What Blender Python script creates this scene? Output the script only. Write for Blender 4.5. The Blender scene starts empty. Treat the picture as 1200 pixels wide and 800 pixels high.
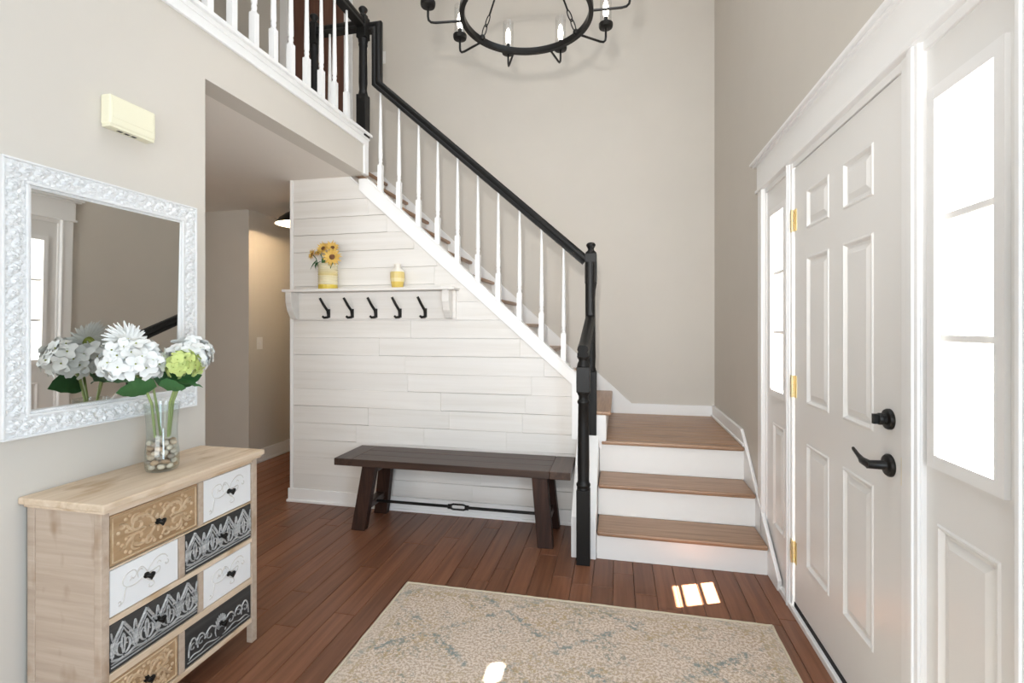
import bpy, bmesh, math, random
from mathutils import Vector, Matrix
R = math.radians
PI = math.pi
random.seed(7)
scene = bpy.context.scene
C = scene.collection

# ------------------------------------------------------------------ camera
cam_d = bpy.data.cameras.new('camera')
cam = bpy.data.objects.new('camera', cam_d)
C.objects.link(cam)
cam.location = (0, 0, 1.32)
cam.rotation_euler = (R(90), 0, R(12.2))
cam_d.sensor_width = 36
cam_d.lens = 36 * 571 / 1200
cam_d.shift_y = -18 / 1200
cam_d.clip_start = .02
scene.camera = cam

# ------------------------------------------------------------------ world, sun, large lamps, exposure
world = bpy.data.worlds.new('world')
scene.world = world
world.use_nodes = True
bg = world.node_tree.nodes['Background']
bg.inputs['Color'].default_value = (.93, .97, 1, 1)
bg.inputs['Strength'].default_value = 2.0


def lamp(name, kind, loc, target, energy, color=(1, 1, 1), size=None, size_y=None, spread=None):
    d = bpy.data.lights.new(name, kind)
    d.energy = energy
    d.color = color
    if kind == 'AREA':
        d.shape = 'RECTANGLE'
        d.size = size
        d.size_y = size_y or size
        if spread: d.spread = spread
    elif kind in ('POINT', 'SPOT') and size:
        d.shadow_soft_size = size
    o = bpy.data.objects.new(name, d)
    C.objects.link(o)
    o.location = loc
    if target is not None:
        o.rotation_euler = (Vector(target) - Vector(loc)).to_track_quat('-Z', 'Y').to_euler()
    return o


sun = lamp('sun', 'SUN', (3, 2, 8), None, 130, (1, .95, .88))
sun.rotation_euler = Vector((-.318, -.131, -1)).to_track_quat('-Z', 'Y').to_euler()
sun.data.angle = R(.5)
# fill lamps added out of view, daylight at the high window, and the photographer's flash
lamp('hall_overhead_fill', 'AREA', (-.5, 1.2, 5.0), (-.5, 1.2, 0), 46, (.90, .95, 1), 2.2, 3.0)  # added overhead fill, stands for bounce off the ceiling
lamp('high_window_daylight', 'AREA', (.76, 1.95, 4.14), (-1.8, 1.5, 1.2), 6, (.50, .75, 1), .80, .70)
lamp('rear_fill', 'AREA', (-.4, -2.3, 1.4), (-.6, 3, .9), 76, (.90, .95, 1), 2.6, 2.2)  # unseen fill added behind the camera to lift the lower room
lamp('hall_side_fill', 'AREA', (-3.1, -1.2, 1.1), (-3.0, 3, 1.9), 30, (1, .93, .84), 1.6, 1.6)  # fill added behind the mirror wall to brighten the hall
lamp('left_wall_fill', 'AREA', (.77, .20, 1.05), (-1.8, 1.0, .8), 52, (.66, .83, 1), 1.1, 1.5)  # added fill that brightens the lower left wall, no real window behind it
flash = lamp('camera_flash', 'SPOT', (-.10, -.02, 1.72), (-.50, 4.3, 2.6), 138, (1, .97, .93), .035)
flash.data.spot_size = R(96)
flash.data.spot_blend = 1.0

vs = scene.view_settings
vs.view_transform = 'Standard'
vs.look = 'None'
vs.gamma = 1
vs.use_curve_mapping = False
vs.exposure = 0.27
scene.cycles.max_bounces = 10
scene.cycles.diffuse_bounces = 6
scene.cycles.glossy_bounces = 5
scene.cycles.transparent_max_bounces = 16
scene.cycles.sample_clamp_indirect = 6


# ------------------------------------------------------------------ materials
def nt(m): return m.node_tree.nodes, m.node_tree.links


def mat(name, col, rough=.5, metal=0, spec=.5, emit=None, es=0):
    m = bpy.data.materials.new(name)
    m.use_nodes = True
    b = m.node_tree.nodes['Principled BSDF']
    b.inputs['Base Color'].default_value = (*col, 1)
    b.inputs['Roughness'].default_value = rough
    b.inputs['Metallic'].default_value = metal
    b.inputs['Specular IOR Level'].default_value = spec
    if emit:
        b.inputs['Emission Color'].default_value = (*emit, 1)
        b.inputs['Emission Strength'].default_value = es
    return m


def coords(m, scale=(1, 1, 1), shuffle=True):
    n, l = nt(m)
    tc = n.new('ShaderNodeTexCoord')
    mp = n.new('ShaderNodeMapping')
    mp.inputs['Scale'].default_value = scale
    l.new(tc.outputs['Object'], mp.inputs['Vector'])
    if shuffle:
        oi = n.new('ShaderNodeObjectInfo')
        mu = n.new('ShaderNodeMath'); mu.operation = 'MULTIPLY'; mu.inputs[1].default_value = 37.0
        l.new(oi.outputs['Random'], mu.inputs[0])
        cb = n.new('ShaderNodeCombineXYZ')
        for i in range(3): l.new(mu.outputs[0], cb.inputs[i])
        l.new(cb.outputs[0], mp.inputs['Location'])
    return mp


def noise_col(m, mp, stops, scale=1, detail=6, rough=.6, dist=0, bump=0, bump_dist=.002):
    n, l = nt(m)
    no = n.new('ShaderNodeTexNoise')
    no.inputs['Scale'].default_value = scale
    no.inputs['Detail'].default_value = detail
    no.inputs['Roughness'].default_value = rough
    no.inputs['Distortion'].default_value = dist
    l.new(mp.outputs[0], no.inputs['Vector'])
    cr = n.new('ShaderNodeValToRGB')
    e = cr.color_ramp.elements
    e[0].position, e[0].color = stops[0][0], (*stops[0][1], 1)
    e[1].position, e[1].color = stops[-1][0], (*stops[-1][1], 1)
    for p, c in stops[1:-1]:
        x = e.new(p); x.color = (*c, 1)
    l.new(no.outputs['Fac'], cr.inputs['Fac'])
    b = n['Principled BSDF']
    l.new(cr.outputs['Color'], b.inputs['Base Color'])
    if bump:
        bp = n.new('ShaderNodeBump')
        bp.inputs['Strength'].default_value = bump
        bp.inputs['Distance'].default_value = bump_dist
        l.new(no.outputs['Fac'], bp.inputs['Height'])
        l.new(bp.outputs['Normal'], b.inputs['Normal'])
    return no, cr


def vary(m, lo, hi):
    """each object made of this material is a little lighter or darker than its neighbour"""
    n, l = nt(m)
    b = n['Principled BSDF']
    src = b.inputs['Base Color'].links[0].from_socket
    oi = n.new('ShaderNodeObjectInfo')
    mr = n.new('ShaderNodeMapRange')
    mr.inputs['To Min'].default_value = lo; mr.inputs['To Max'].default_value = hi
    l.new(oi.outputs['Random'], mr.inputs['Value'])
    hs = n.new('ShaderNodeHueSaturation')
    l.new(mr.outputs[0], hs.inputs['Value'])
    l.new(src, hs.inputs['Color'])
    l.new(hs.outputs['Color'], b.inputs['Base Color'])


def wood(name, c_dark, c_mid, c_light, axis, rough=.4, lo=.85, hi=1.15, bump=.25, k=1.0, spec=.5):
    m = mat(name, c_mid, rough, 0, spec)
    s = [38 * k, 38 * k, 38 * k]
    s['xyz'.index(axis)] = 1.6 * k
    mp = coords(m, s)
    noise_col(m, mp, [(.25, c_dark), (.5, c_mid), (.75, c_light)], 1, 7, .62, .35, bump, .0008)
    if (lo, hi) != (1, 1): vary(m, lo, hi)
    return m


def paint(name, col, rough=.55, amt=.02):
    m = mat(name, col, rough)
    mp = coords(m, (1, 1, 1), False)
    c2 = tuple(x * (1 - amt) for x in col)
    noise_col(m, mp, [(.35, c2), (.65, col)], 3, 3)
    return m


def glass(name, tint=(1, 1, 1), ior=1.45, gloss_rough=.02):
    m = bpy.data.materials.new(name)
    m.use_nodes = True
    n, l = nt(m)
    n.remove(n['Principled BSDF'])
    out = n['Material Output']
    tr = n.new('ShaderNodeBsdfTransparent'); tr.inputs['Color'].default_value = (*tint, 1)
    gl = n.new('ShaderNodeBsdfGlossy'); gl.inputs['Roughness'].default_value = gloss_rough
    lw = n.new('ShaderNodeLayerWeight')           # facing is the same on both sides of the thin sheet
    pw = n.new('ShaderNodeMath'); pw.operation = 'POWER'; pw.inputs[1].default_value = 5
    l.new(lw.outputs['Facing'], pw.inputs[0])
    f0 = ((ior - 1) / (ior + 1)) ** 2
    ma = n.new('ShaderNodeMath'); ma.operation = 'MULTIPLY_ADD'; ma.inputs[1].default_value = .8 - f0; ma.inputs[2].default_value = f0
    l.new(pw.outputs[0], ma.inputs[0])
    mx = n.new('ShaderNodeMixShader')
    l.new(ma.outputs[0], mx.inputs['Fac'])
    l.new(tr.outputs[0], mx.inputs[1]); l.new(gl.outputs[0], mx.inputs[2])
    l.new(mx.outputs[0], out.inputs['Surface'])
    return m


GREIGE = (.595, .557, .50)
m_wall = paint('greige_wall_paint', GREIGE, .6)
m_ceil = paint('ceiling_paint', (.80, .755, .70), .7)
m_trim = paint('white_trim_paint', (.84, .835, .825), .35, .01)
m_door = paint('white_door_paint', (.785, .775, .755), .33, .01)
m_riser = paint('white_riser_paint', (.83, .815, .79), .4, .01)
m_black = mat('black_satin_paint', (.0065, .006, .0055), .45, 0, .28)
m_bmetal = mat('black_metal', (.015, .014, .013), .38, .6)
m_floor_gap = mat('dark_floor_joint', (.035, .016, .010), .7)
m_plank = wood('hickory_plank', (.112, .043, .021), (.178, .073, .038), (.238, .106, .058), 'y', .34, .84, 1.16, .2, 1.0, .32)
m_tread_x = wood('oak_tread', (.185, .098, .052), (.335, .196, .115), (.455, .292, .180), 'x', .36, .93, 1.07, .3, 1.3)
m_tread_y = wood('oak_tread_upper', (.185, .098, .052), (.335, .196, .115), (.455, .292, .180), 'y', .36, .93, 1.07, .3, 1.3)
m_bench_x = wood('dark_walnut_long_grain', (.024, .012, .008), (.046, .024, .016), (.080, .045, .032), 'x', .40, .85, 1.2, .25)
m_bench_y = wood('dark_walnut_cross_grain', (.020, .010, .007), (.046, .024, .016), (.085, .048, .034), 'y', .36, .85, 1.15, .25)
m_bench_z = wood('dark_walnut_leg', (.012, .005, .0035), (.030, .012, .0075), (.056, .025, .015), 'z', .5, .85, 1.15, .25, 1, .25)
m_lap = wood('whitewashed_shiplap', (.665, .635, .59), (.725, .70, .665), (.755, .735, .705), 'x', .55, .975, 1.02, .3, .55)
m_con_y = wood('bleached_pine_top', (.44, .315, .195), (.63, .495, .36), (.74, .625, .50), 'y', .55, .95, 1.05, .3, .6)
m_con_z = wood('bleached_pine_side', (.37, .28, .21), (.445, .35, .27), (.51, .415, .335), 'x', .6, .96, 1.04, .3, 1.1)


def stain(m, col, scale, lo, hi, amt):
    """blotches of old stain and knots showing through the wash"""
    n, l = nt(m)
    b = n['Principled BSDF']
    src = b.inputs['Base Color'].links[0].from_socket
    mp = coords(m, scale)
    no = n.new('ShaderNodeTexNoise'); no.inputs['Scale'].default_value = 1; no.inputs['Detail'].default_value = 3
    l.new(mp.outputs[0], no.inputs['Vector'])
    mr = n.new('ShaderNodeMapRange'); mr.inputs['From Min'].default_value = lo; mr.inputs['From Max'].default_value = hi; mr.inputs['To Max'].default_value = amt
    l.new(no.outputs['Fac'], mr.inputs['Value'])
    mx = n.new('ShaderNodeMix'); mx.data_type = 'RGBA'
    l.new(mr.outputs[0], mx.inputs['Factor'])
    ca = [i for i in mx.inputs if i.type == 'RGBA']
    l.new(src, ca[0]); ca[1].default_value = (*col, 1)
    l.new([o for o in mx.outputs if o.type == 'RGBA'][0], b.inputs['Base Color'])


stain(m_con_y, (.36, .22, .10), (11, 5, 11), .56, .70, .7)
stain(m_con_z, (.26, .16, .085), (10, 10, 5), .58, .72, .7)
m_tan = wood('tan_drawer_wood', (.25, .145, .068), (.355, .225, .118), (.44, .30, .175), 'y', .55, .97, 1.03, .2, .5)
m_tan_l = wood('pale_carved_tan', (.36, .235, .125), (.49, .345, .21), (.58, .44, .295), 'y', .55, .97, 1.03, .2, 1)
m_wdraw = paint('chalky_white_drawer', (.76, .755, .75), .6, .02)
m_wcarve = mat('greyed_carving', (.56, .53, .49), .6)
m_bdraw = wood('charcoal_drawer', (.018, .018, .018), (.035, .035, .034), (.075, .073, .07), 'y', .5, .97, 1.03, .2, 1)
m_bcarve = wood('white_rubbed_carving', (.12, .12, .115), (.36, .355, .345), (.62, .61, .59), 'y', .55, .97, 1.03, .2, 1.6)
m_mirror = mat('mirror_glass', (.76, .76, .74), .015, 1)
m_frame = paint('distressed_white_frame', (.74, .74, .735), .5, .03)
m_pane = glass('clear_window_pane', (1, 1, 1), 1.25)
m_vglass = glass('clear_vase_glass', (.93, .95, .94), 1.55)
m_shade = glass('clear_lamp_glass', (.97, .97, .97), 1.3)
m_brass = mat('brass_hinge', (.80, .67, .38), .35, 1)
m_plate = mat('white_plastic', (.78, .77, .74), .35)
m_chime = mat('ivory_plastic', (.80, .765, .585), .45)
m_dark = mat('dark_slot', (.01, .01, .01), .7)
m_brown = wood('brown_stained_door', (.055, .020, .012), (.105, .040, .024), (.15, .062, .038), 'z', .4, 1, 1, .2)
m_bulb = mat('lit_bulb', (1, .95, .88), .4, 0, .5, (1, .93, .82), 9)
m_dome = mat('lit_white_enamel', (.9, .88, .82), .4, 0, .5, (1, .86, .62), 1.6)
m_ground = paint('pale_concrete', (.55, .54, .52), .8)
m_petal = mat('white_petal', (.74, .745, .72), .6)
m_petal_g = mat('lime_petal', (.52, .60, .20), .6)
m_leaf = mat('green_leaf', (.035, .125, .035), .5)
m_stem = mat('pale_green_stem', (.24, .30, .10), .5)
m_calyx = mat('olive_flower_eye', (.26, .30, .05), .7)
m_sunp = mat('golden_petal', (.66, .43, .10), .6)
m_sund = mat('brown_flower_disk', (.13, .055, .02), .8)
for mm in (m_petal, m_petal_g, m_leaf, m_sunp):
    mm.node_tree.nodes['Principled BSDF'].inputs['Subsurface Weight'].default_value = 0.0


# ------------------------------------------------------------------ mesh helpers
ORG = {}


class M:
    def __init__(s): s.v = []; s.f = []

    def add(s, v, f):
        k = len(s.v)
        s.v += [tuple(p) for p in v]
        s.f += [tuple(i + k for i in q) for q in f]
        return s

    def box(s, x0, x1, y0, y1, z0, z1):
        return s.add([(x0, y0, z0), (x1, y0, z0), (x1, y1, z0), (x0, y1, z0), (x0, y0, z1), (x1, y0, z1), (x1, y1, z1), (x0, y1, z1)],
                     [(3, 2, 1, 0), (4, 5, 6, 7), (0, 1, 5, 4), (1, 2, 6, 5), (2, 3, 7, 6), (3, 0, 4, 7)])

    def cham(s, x0, x1, y0, y1, z0, z1, c=.002):
        """box with chamfered upper rim (a laid plank)"""
        v = [(x0, y0, z0), (x1, y0, z0), (x1, y1, z0), (x0, y1, z0), (x0, y0, z1 - c), (x1, y0, z1 - c), (x1, y1, z1 - c), (x0, y1, z1 - c),
             (x0 + c, y0 + c, z1), (x1 - c, y0 + c, z1), (x1 - c, y1 - c, z1), (x0 + c, y1 - c, z1)]
        f = [(3, 2, 1, 0), (8, 9, 10, 11)]
        for b in (0, 4):
            for i in range(4):
                j = (i + 1) % 4
                f.append((b + i, b + j, b + 4 + j, b + 4 + i))
        return s.add(v, f)

    def prism(s, poly, axis, a, b):
        """poly in the two other axes (in xyz order), extruded along axis from a to b"""
        n = len(poly)

        def p3(p, t):
            return {'x': (t, p[0], p[1]), 'y': (p[0], t, p[1]), 'z': (p[0], p[1], t)}[axis]
        v = [p3(p, a) for p in poly] + [p3(p, b) for p in poly]
        f = [tuple(range(n)), tuple(range(2 * n - 1, n - 1, -1))]
        for i in range(n):
            j = (i + 1) % n
            f.append((i, n + i, n + j, j))
        return s.add(v, f)

    def lathe(s, prof, o=(0, 0, 0), seg=20, mtx=None, cap=True):
        v = []; f = []
        for r, z in prof:
            for k in range(seg):
                a = 2 * PI * k / seg
                p = Vector((r * math.cos(a), r * math.sin(a), z))
                if mtx: p = mtx @ p
                v.append((p.x + o[0], p.y + o[1], p.z + o[2]))
        for i in range(len(prof) - 1):
            for k in range(seg):
                j = (k + 1) % seg
                f.append((i * seg + k, i * seg + j, (i + 1) * seg + j, (i + 1) * seg + k))
        if cap:
            f.append(tuple(range(seg - 1, -1, -1)))
            f.append(tuple((len(prof) - 1) * seg + k for k in range(seg)))
        return s.add(v, f)

    def tube(s, pts, r, seg=8, cap=True, closed=False):
        pts = [Vector(p) for p in pts]
        n = len(pts)
        rr = r if isinstance(r, (list, tuple)) else [r] * n
        v = []; f = []
        up = None
        for i, p in enumerate(pts):
            if closed: t = (pts[(i + 1) % n] - pts[i - 1])
            else: t = pts[min(i + 1, n - 1)] - pts[max(i - 1, 0)]
            t.normalize()
            if up is None:
                up = Vector((0, 0, 1)) if abs(t.z) < .9 else Vector((1, 0, 0))
            a = t.cross(up)
            if a.length < 1e-5: a = t.orthogonal()
            a.normalize(); b = a.cross(t).normalized(); up = b
            for k in range(seg):
                th = 2 * PI * k / seg
                v.append(p + (a * math.cos(th) + b * math.sin(th)) * rr[i])
        m = n if closed else n - 1
        for i in range(m):
            for k in range(seg):
                j = (k + 1) % seg; i2 = (i + 1) % n
                f.append((i * seg + k, i * seg + j, i2 * seg + j, i2 * seg + k))
        if cap and not closed:
            f.append(tuple(range(seg - 1, -1, -1))); f.append(tuple((n - 1) * seg + k for k in range(seg)))
        return s.add(v, f)

    def sweep(s, pts, side, prof):
        """profile (a along side, b along side x tangent) with mitred corners; pts lie in the plane normal to side"""
        pts = [Vector(p) for p in pts]; side = Vector(side).normalized()
        n = len(pts); q = len(prof); v = []; f = []
        for i, p in enumerate(pts):
            d0 = (pts[i] - pts[i - 1]).normalized() if i else None
            d1 = (pts[i + 1] - pts[i]).normalized() if i < n - 1 else None
            if d0 is None: nn = side.cross(d1); sc = 1
            elif d1 is None: nn = side.cross(d0); sc = 1
            else:
                n0 = side.cross(d0); n1 = side.cross(d1)
                nn = (n0 + n1).normalized(); sc = 1 / max(.3, nn.dot(n0))
            for a, b in prof: v.append(p + side * a + nn * b * sc)
        for i in range(n - 1):
            for k in range(q):
                j = (k + 1) % q
                f.append((i * q + k, i * q + j, (i + 1) * q + j, (i + 1) * q + k))
        f.append(tuple(range(q - 1, -1, -1))); f.append(tuple((n - 1) * q + k for k in range(q)))
        return s.add(v, f)

    def ball(s, c, r, seg=10, rings=6, mtx=None):
        rx, ry, rz = r if isinstance(r, (tuple, list)) else (r, r, r)
        v = []; f = []
        for i in range(1, rings):
            t = PI * i / rings
            for k in range(seg):
                a = 2 * PI * k / seg
                v.append(Vector((rx * math.sin(t) * math.cos(a), ry * math.sin(t) * math.sin(a), rz * math.cos(t))))
        v += [Vector((0, 0, rz)), Vector((0, 0, -rz))]
        T, B = len(v) - 2, len(v) - 1
        for i in range(rings - 2):
            for k in range(seg):
                j = (k + 1) % seg
                f.append((i * seg + k, (i + 1) * seg + k, (i + 1) * seg + j, i * seg + j))
        for k in range(seg):
            j = (k + 1) % seg
            f.append((T, k, j)); f.append((B, (rings - 2) * seg + j, (rings - 2) * seg + k))
        if mtx: v = [mtx @ p for p in v]
        return s.add([(p.x + c[0], p.y + c[1], p.z + c[2]) for p in v], f)

    def mesh(s, name, material, o=(0, 0, 0), smooth=False):
        me = bpy.data.meshes.new(name)
        me.from_pydata([(p[0] - o[0], p[1] - o[1], p[2] - o[2]) for p in s.v], [], s.f)
        bm = bmesh.new(); bm.from_mesh(me)
        bmesh.ops.recalc_face_normals(bm, faces=bm.faces)
        bm.to_mesh(me); bm.free()
        if material: me.materials.append(material)
        if smooth:
            me.polygons.foreach_set('use_smooth', [True] * len(me.polygons))
            try: me.set_sharp_from_angle(angle=R(smooth if smooth is not True else 40))
            except Exception: pass
        return me

    def build(s, name, material, parent=None, loc=(0, 0, 0), smooth=False, bevel=0, seg=2):
        o0 = ORG[parent] if parent else loc
        ob = bpy.data.objects.new(name, s.mesh(name, material, o0, smooth))
        C.objects.link(ob)
        if parent: ob.parent = parent
        else: ob.location = loc
        ORG[ob] = tuple(o0)
        if bevel:
            b = ob.modifiers.new('bevel', 'BEVEL')
            b.width = bevel; b.segments = seg; b.limit_method = 'ANGLE'; b.angle_limit = R(40)
        return ob


def inst(me, name, parent, loc, rot=(0, 0, 0), scale=None):
    """another piece that shares its mesh with its like"""
    ob = bpy.data.objects.new(name, me)
    C.objects.link(ob)
    o = ORG[parent] if parent else (0, 0, 0)
    ob.parent = parent
    ob.location = (loc[0] - o[0], loc[1] - o[1], loc[2] - o[2])
    ob.rotation_euler = rot
    if scale: ob.scale = scale
    ORG[ob] = tuple(loc)
    return ob


def tag(o, label=None, cat=None, group=None, kind=None):
    if label: o['label'] = label
    if cat: o['category'] = cat
    if group: o['group'] = group
    if kind: o['kind'] = kind
    return o


def thing(name, label, cat, loc, group=None):
    o = bpy.data.objects.new(name, None)
    C.objects.link(o)
    o.location = loc
    o.empty_display_size = .05
    ORG[o] = tuple(loc)
    return tag(o, label, cat, group)


def struct(o): o['kind'] = 'structure'; return o


def clip(poly, a, b, c):
    """keep the part of the polygon where a*x + b*z <= c"""
    out = []
    for i in range(len(poly)):
        p, q = poly[i], poly[(i + 1) % len(poly)]
        dp, dq = a * p[0] + b * p[1] - c, a * q[0] + b * q[1] - c
        if dp <= 0: out.append(p)
        if dp * dq < 0:
            t = dp / (dp - dq)
            out.append((p[0] + (q[0] - p[0]) * t, p[1] + (q[1] - p[1]) * t))
    return out


# ================================================================== SETTING
XR, XL, YB = .80, -1.79, 4.37
H2 = 2.70            # upper floor level
TOP = 5.15

# ---- floor
fl = struct(M().box(-4.6, XR + .02, -3, 6.6, -.12, -.006).build('floor', m_floor_gap))
rw = .1045
x = XR + .015
row = 0
while x > -4.3:
    x0 = x - rw
    xm = (x + x0) / 2
    if xm > XL: y, yend = .75, 3.30
    elif xm > -2.42: y, yend = 1.9, 3.27
    elif xm > -3.42: y, yend = 2.3, 6.4
    else: y, yend = 2.6, 3.99
    y -= random.uniform(0, .7)
    while y < yend:
        ln = random.uniform(.45, 1.35)
        y1 = min(y + ln, yend)
        if y1 - y > .04:
            M().cham(x0 + .0008, x - .0008, y + .0008, y1 - .0008, -.008, random.uniform(-.0005, .0003), .0022).build('plank', m_plank, fl)
        y = y1
    x = x0
    row += 1

# ---- ceilings and upper floor
struct(M().box(-4.6, XR + .15, -3.1, 6.6, TOP, TOP + .12).build('ceiling', m_ceil))
struct(M().box(-4.6, XL - .12, -3, 3.25, 2.42, H2 - .01).box(-4.6, -2.43, 3.25, 6.6, 2.42, H2 - .01).box(-2.43, -2.19, 3.275, YB, 2.43, H2 - .01).build('ceiling_hall', m_ceil))

# ---- walls
struct(M().box(-4.6, XR + .14, YB, YB + .12, 2.43, TOP).box(-2.41, XR + .14, YB, YB + .12, 0, 2.43).build('wall_back', m_wall))
left = struct(M().box(XL - .12, XL, -3, 1.828, 0, 2.43).box(XL - .12, XL, -3, 1.828, 2.43, 2.645).box(XL - .12, XL, 1.828, 3.25, 2.4195, 2.645).build('wall_left', m_wall))
# door unit opening y 1.17..2.93, z 0..2.09; high window opening y 1.50..2.345, z 3.62..4.35
wy0, wy1, wz0, wz1 = 1.60, 2.403, 3.84, 4.45
wr = M()
wr.box(XR, XR + .14, -3, 1.17, 0, TOP)
wr.box(XR, XR + .14, 2.93, YB, 0, TOP)
wr.box(XR, XR + .14, 1.17, 2.93, 2.085, wz0)
wr.box(XR, XR + .14, 1.17, wy0, wz0, wz1).box(XR, XR + .14, wy1, 2.93, wz0, wz1)
wr.box(XR, XR + .14, 1.17, 2.93, wz1, TOP)
struct(wr.build('wall_right', m_wall))
struct(M().box(-4.6, XR + .14, -3.12, -3, 0, TOP).build('wall_rear', m_wall))
# hall beyond the opening
struct(M().box(-4.6, -3.4, 3.97, 6.6, 0, 2.43).build('wall_hall_far', m_wall))
struct(M().box(-4.72, -4.6, -3, 6.6, 0, TOP).build('wall_hall_left', m_wall))
struct(M().box(-3.4, -2.3, 6.5, 6.6, 0, 2.43).build('wall_hall_end', m_wall))
struct(M().box(-2.41, -2.30, 3.40, 6.5, 0, 2.43).build('wall_hall_right', m_wall))

# ---- wall under the stairs, clad in shiplap
us = struct(M().prism([(-2.41, 0), (-.262, 0), (-.262, .92), (-1.93, 2.428), (-2.41, 2.428)], 'y', 3.264, 3.2735).build('wall_understair', m_trim))
zr = [.10] + [.2135 + .1275 * k for k in range(18)]
zr[-1] = 2.43
random.seed(11)
for i in range(len(zr) - 1):
    za, zb = zr[i] + .0007, zr[i + 1] - .0007
    if i == len(zr) - 2: zb = 2.43
    x = -2.392 if True else 0
    while x < -.27:
        ln = random.uniform(.45, 1.25)
        x1 = min(x + ln, -.262)
        if -.262 - x1 < .15: x1 = -.262
        jz = [random.uniform(-.0022, .0022) for _ in range(4)]
        poly = [(x + .0003, za + jz[0] * (i > 0)), (x1 - .0003, za + jz[1] * (i > 0)), (x1 - .0003, zb), (x + .0003, zb)]
        poly = clip(poly, .889, 1, 2.313 - .889 * 1.847 + .03)
        if len(poly) > 2:
            yf = 3.250 - random.uniform(0, .0028)
            M().prism(poly, 'y', yf, 3.2645).build('shiplap_board', m_lap, us, bevel=.0010, seg=1)
        x = x1
M().box(-2.418, -2.392, 3.243, 3.40, .0, 2.428).build('corner_trim', m_trim, us, bevel=.002)

# ---- baseboards
def baseboard(name, mb): return struct(mb.build(name, m_trim, bevel=.003))
baseboard('baseboard_understair', M().box(-2.43, -.262, 3.236, 3.252, 0, .10).box(-2.438, -.262, 3.226, 3.24, 0, .018).box(-2.438, -2.418, 3.24, 3.40, 0, .018))
baseboard('baseboard_hall_far', M().box(-3.4, -3.385, 3.958, 6.5, 0, .125).box(-3.385, -3.375, 3.95, 6.5, 0, .018))
baseboard('baseboard_hall_front', M().box(-4.6, -3.385, 3.955, 3.97, 0, .125))
baseboard('baseboard_left', M().box(XL, XL + .014, -3, 1.828, 0, .11))
baseboard('baseboard_right', M().box(XR - .014, XR, 2.64, 3.02, 0, .03))

# ---- upper floor edge trim
struct(M().box(XL - .02, XL + .014, -1.0, 3.262, 2.628, 2.705).box(XL - .02, XL + .020, -1.0, 3.268, 2.672, 2.683).build('trim_1', m_trim, bevel=.003))
struct(M().box(XL - .09, XL + .032, -1.0, 3.29, 2.700, 2.722).build('trim_2', m_trim, bevel=.005))
struct(M().box(XL - .02, XL + .012, 3.205, 3.262, 2.419, 2.645).build('trim_3', m_trim, bevel=.002))

# upper storey: door on the back wall
ud = struct(M().box(-3.27, -2.64, YB - .012, YB + .02, H2, 4.74).build('door_2', m_brown))
M().box(-3.36, -3.27, YB - .022, YB - .001, H2, 4.83).box(-2.64, -2.55, YB - .022, YB - .001, H2, 4.83).box(-3.36, -2.55, YB - .022, YB - .001, 4.74, 4.83).build('door_casing', m_trim, ud, bevel=.004)
for (pz0, pz1) in ((2.95, 3.55), (3.75, 4.6)):
    for (px0, px1) in ((-3.19, -3.0), (-2.91, -2.72)):
        M().box(px0, px1, YB - .02, YB - .011, pz0, pz1).build('door_panel', m_brown, ud, bevel=.006)
M().lathe([(.028, 0), (.028, .008), (.012, .012), (.012, .035), (.03, .045), (.033, .06), (.02, .075)], (-3.235, YB - .012, 3.66), 14, Matrix.Rotation(R(90), 4, 'X')).build('door_knob', m_bmetal, ud, smooth=True)
struct(M().box(-4.6, XL - .03, 3.27, YB, H2 - .01, H2).build('floor_upper', m_plank)) if False else None
baseboard('baseboard_upper', M().box(-4.6, -3.36, YB - .014, YB, H2, H2 + .12).box(-2.55, -2.24, YB - .014, YB, H2, H2 + .12))

# ---- entrance door unit -------------------------------------------------
FX = XR - .018      # face of the casings
dc = M()
for (a, b) in ((2.928, 3.012), (1.07, 1.172)):                      # outer casings
    dc.box(FX, XR + .05, a, b, 0, 2.087)
dc.box(FX - .004, FX + .002, 2.930, 2.945, 0, 2.086).box(FX - .004, FX + .002, 1.155, 1.170, 0, 2.086)
for (a, b) in ((2.492, 2.562), (1.503, 1.60)):                     # mullion posts
    dc.box(XR - .006, XR + .06, a, b, 0, 2.087)
dc.box(XR - .014, XR - .005, 2.512, 2.556, 0, 2.086).box(XR - .014, XR - .005, 1.506, 1.563, 0, 2.086)
dc.box(XR - .020, XR - .013, 2.522, 2.538, 0, 2.085).box(XR - .020, XR - .013, 1.522, 1.545, 0, 2.085)
struct(dc.build('trim_4', m_trim, bevel=.003))
hd = M()
hd.box(FX - .002, XR, .95, 3.025, 2.087, 2.236)                       # frieze board
hd.box(FX - .010, XR, .94, 3.035, 2.078, 2.094)                       # fillet below
hd.box(FX - .016, XR, .92, 3.060, 2.232, 2.246).box(FX - .030, XR, .90, 3.075, 2.246, 2.260)   # cap
hd.box(XR - .003, XR + .058, 1.1725, 2.9275, 2.052, 2.088).box(XR - .001, XR + .06, 2.914, 2.9275, 0, 2.06).box(XR - .001, XR + .06, 1.1725, 1.186, 0, 2.06)                  # head jamb
struct(hd.build('trim_5', m_trim, bevel=.003))
struct(M().box(XR - .016, XR + .07, 1.17, 2.935, -.002, .026).build('trim_6', m_trim, bevel=.004))    # threshold


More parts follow.
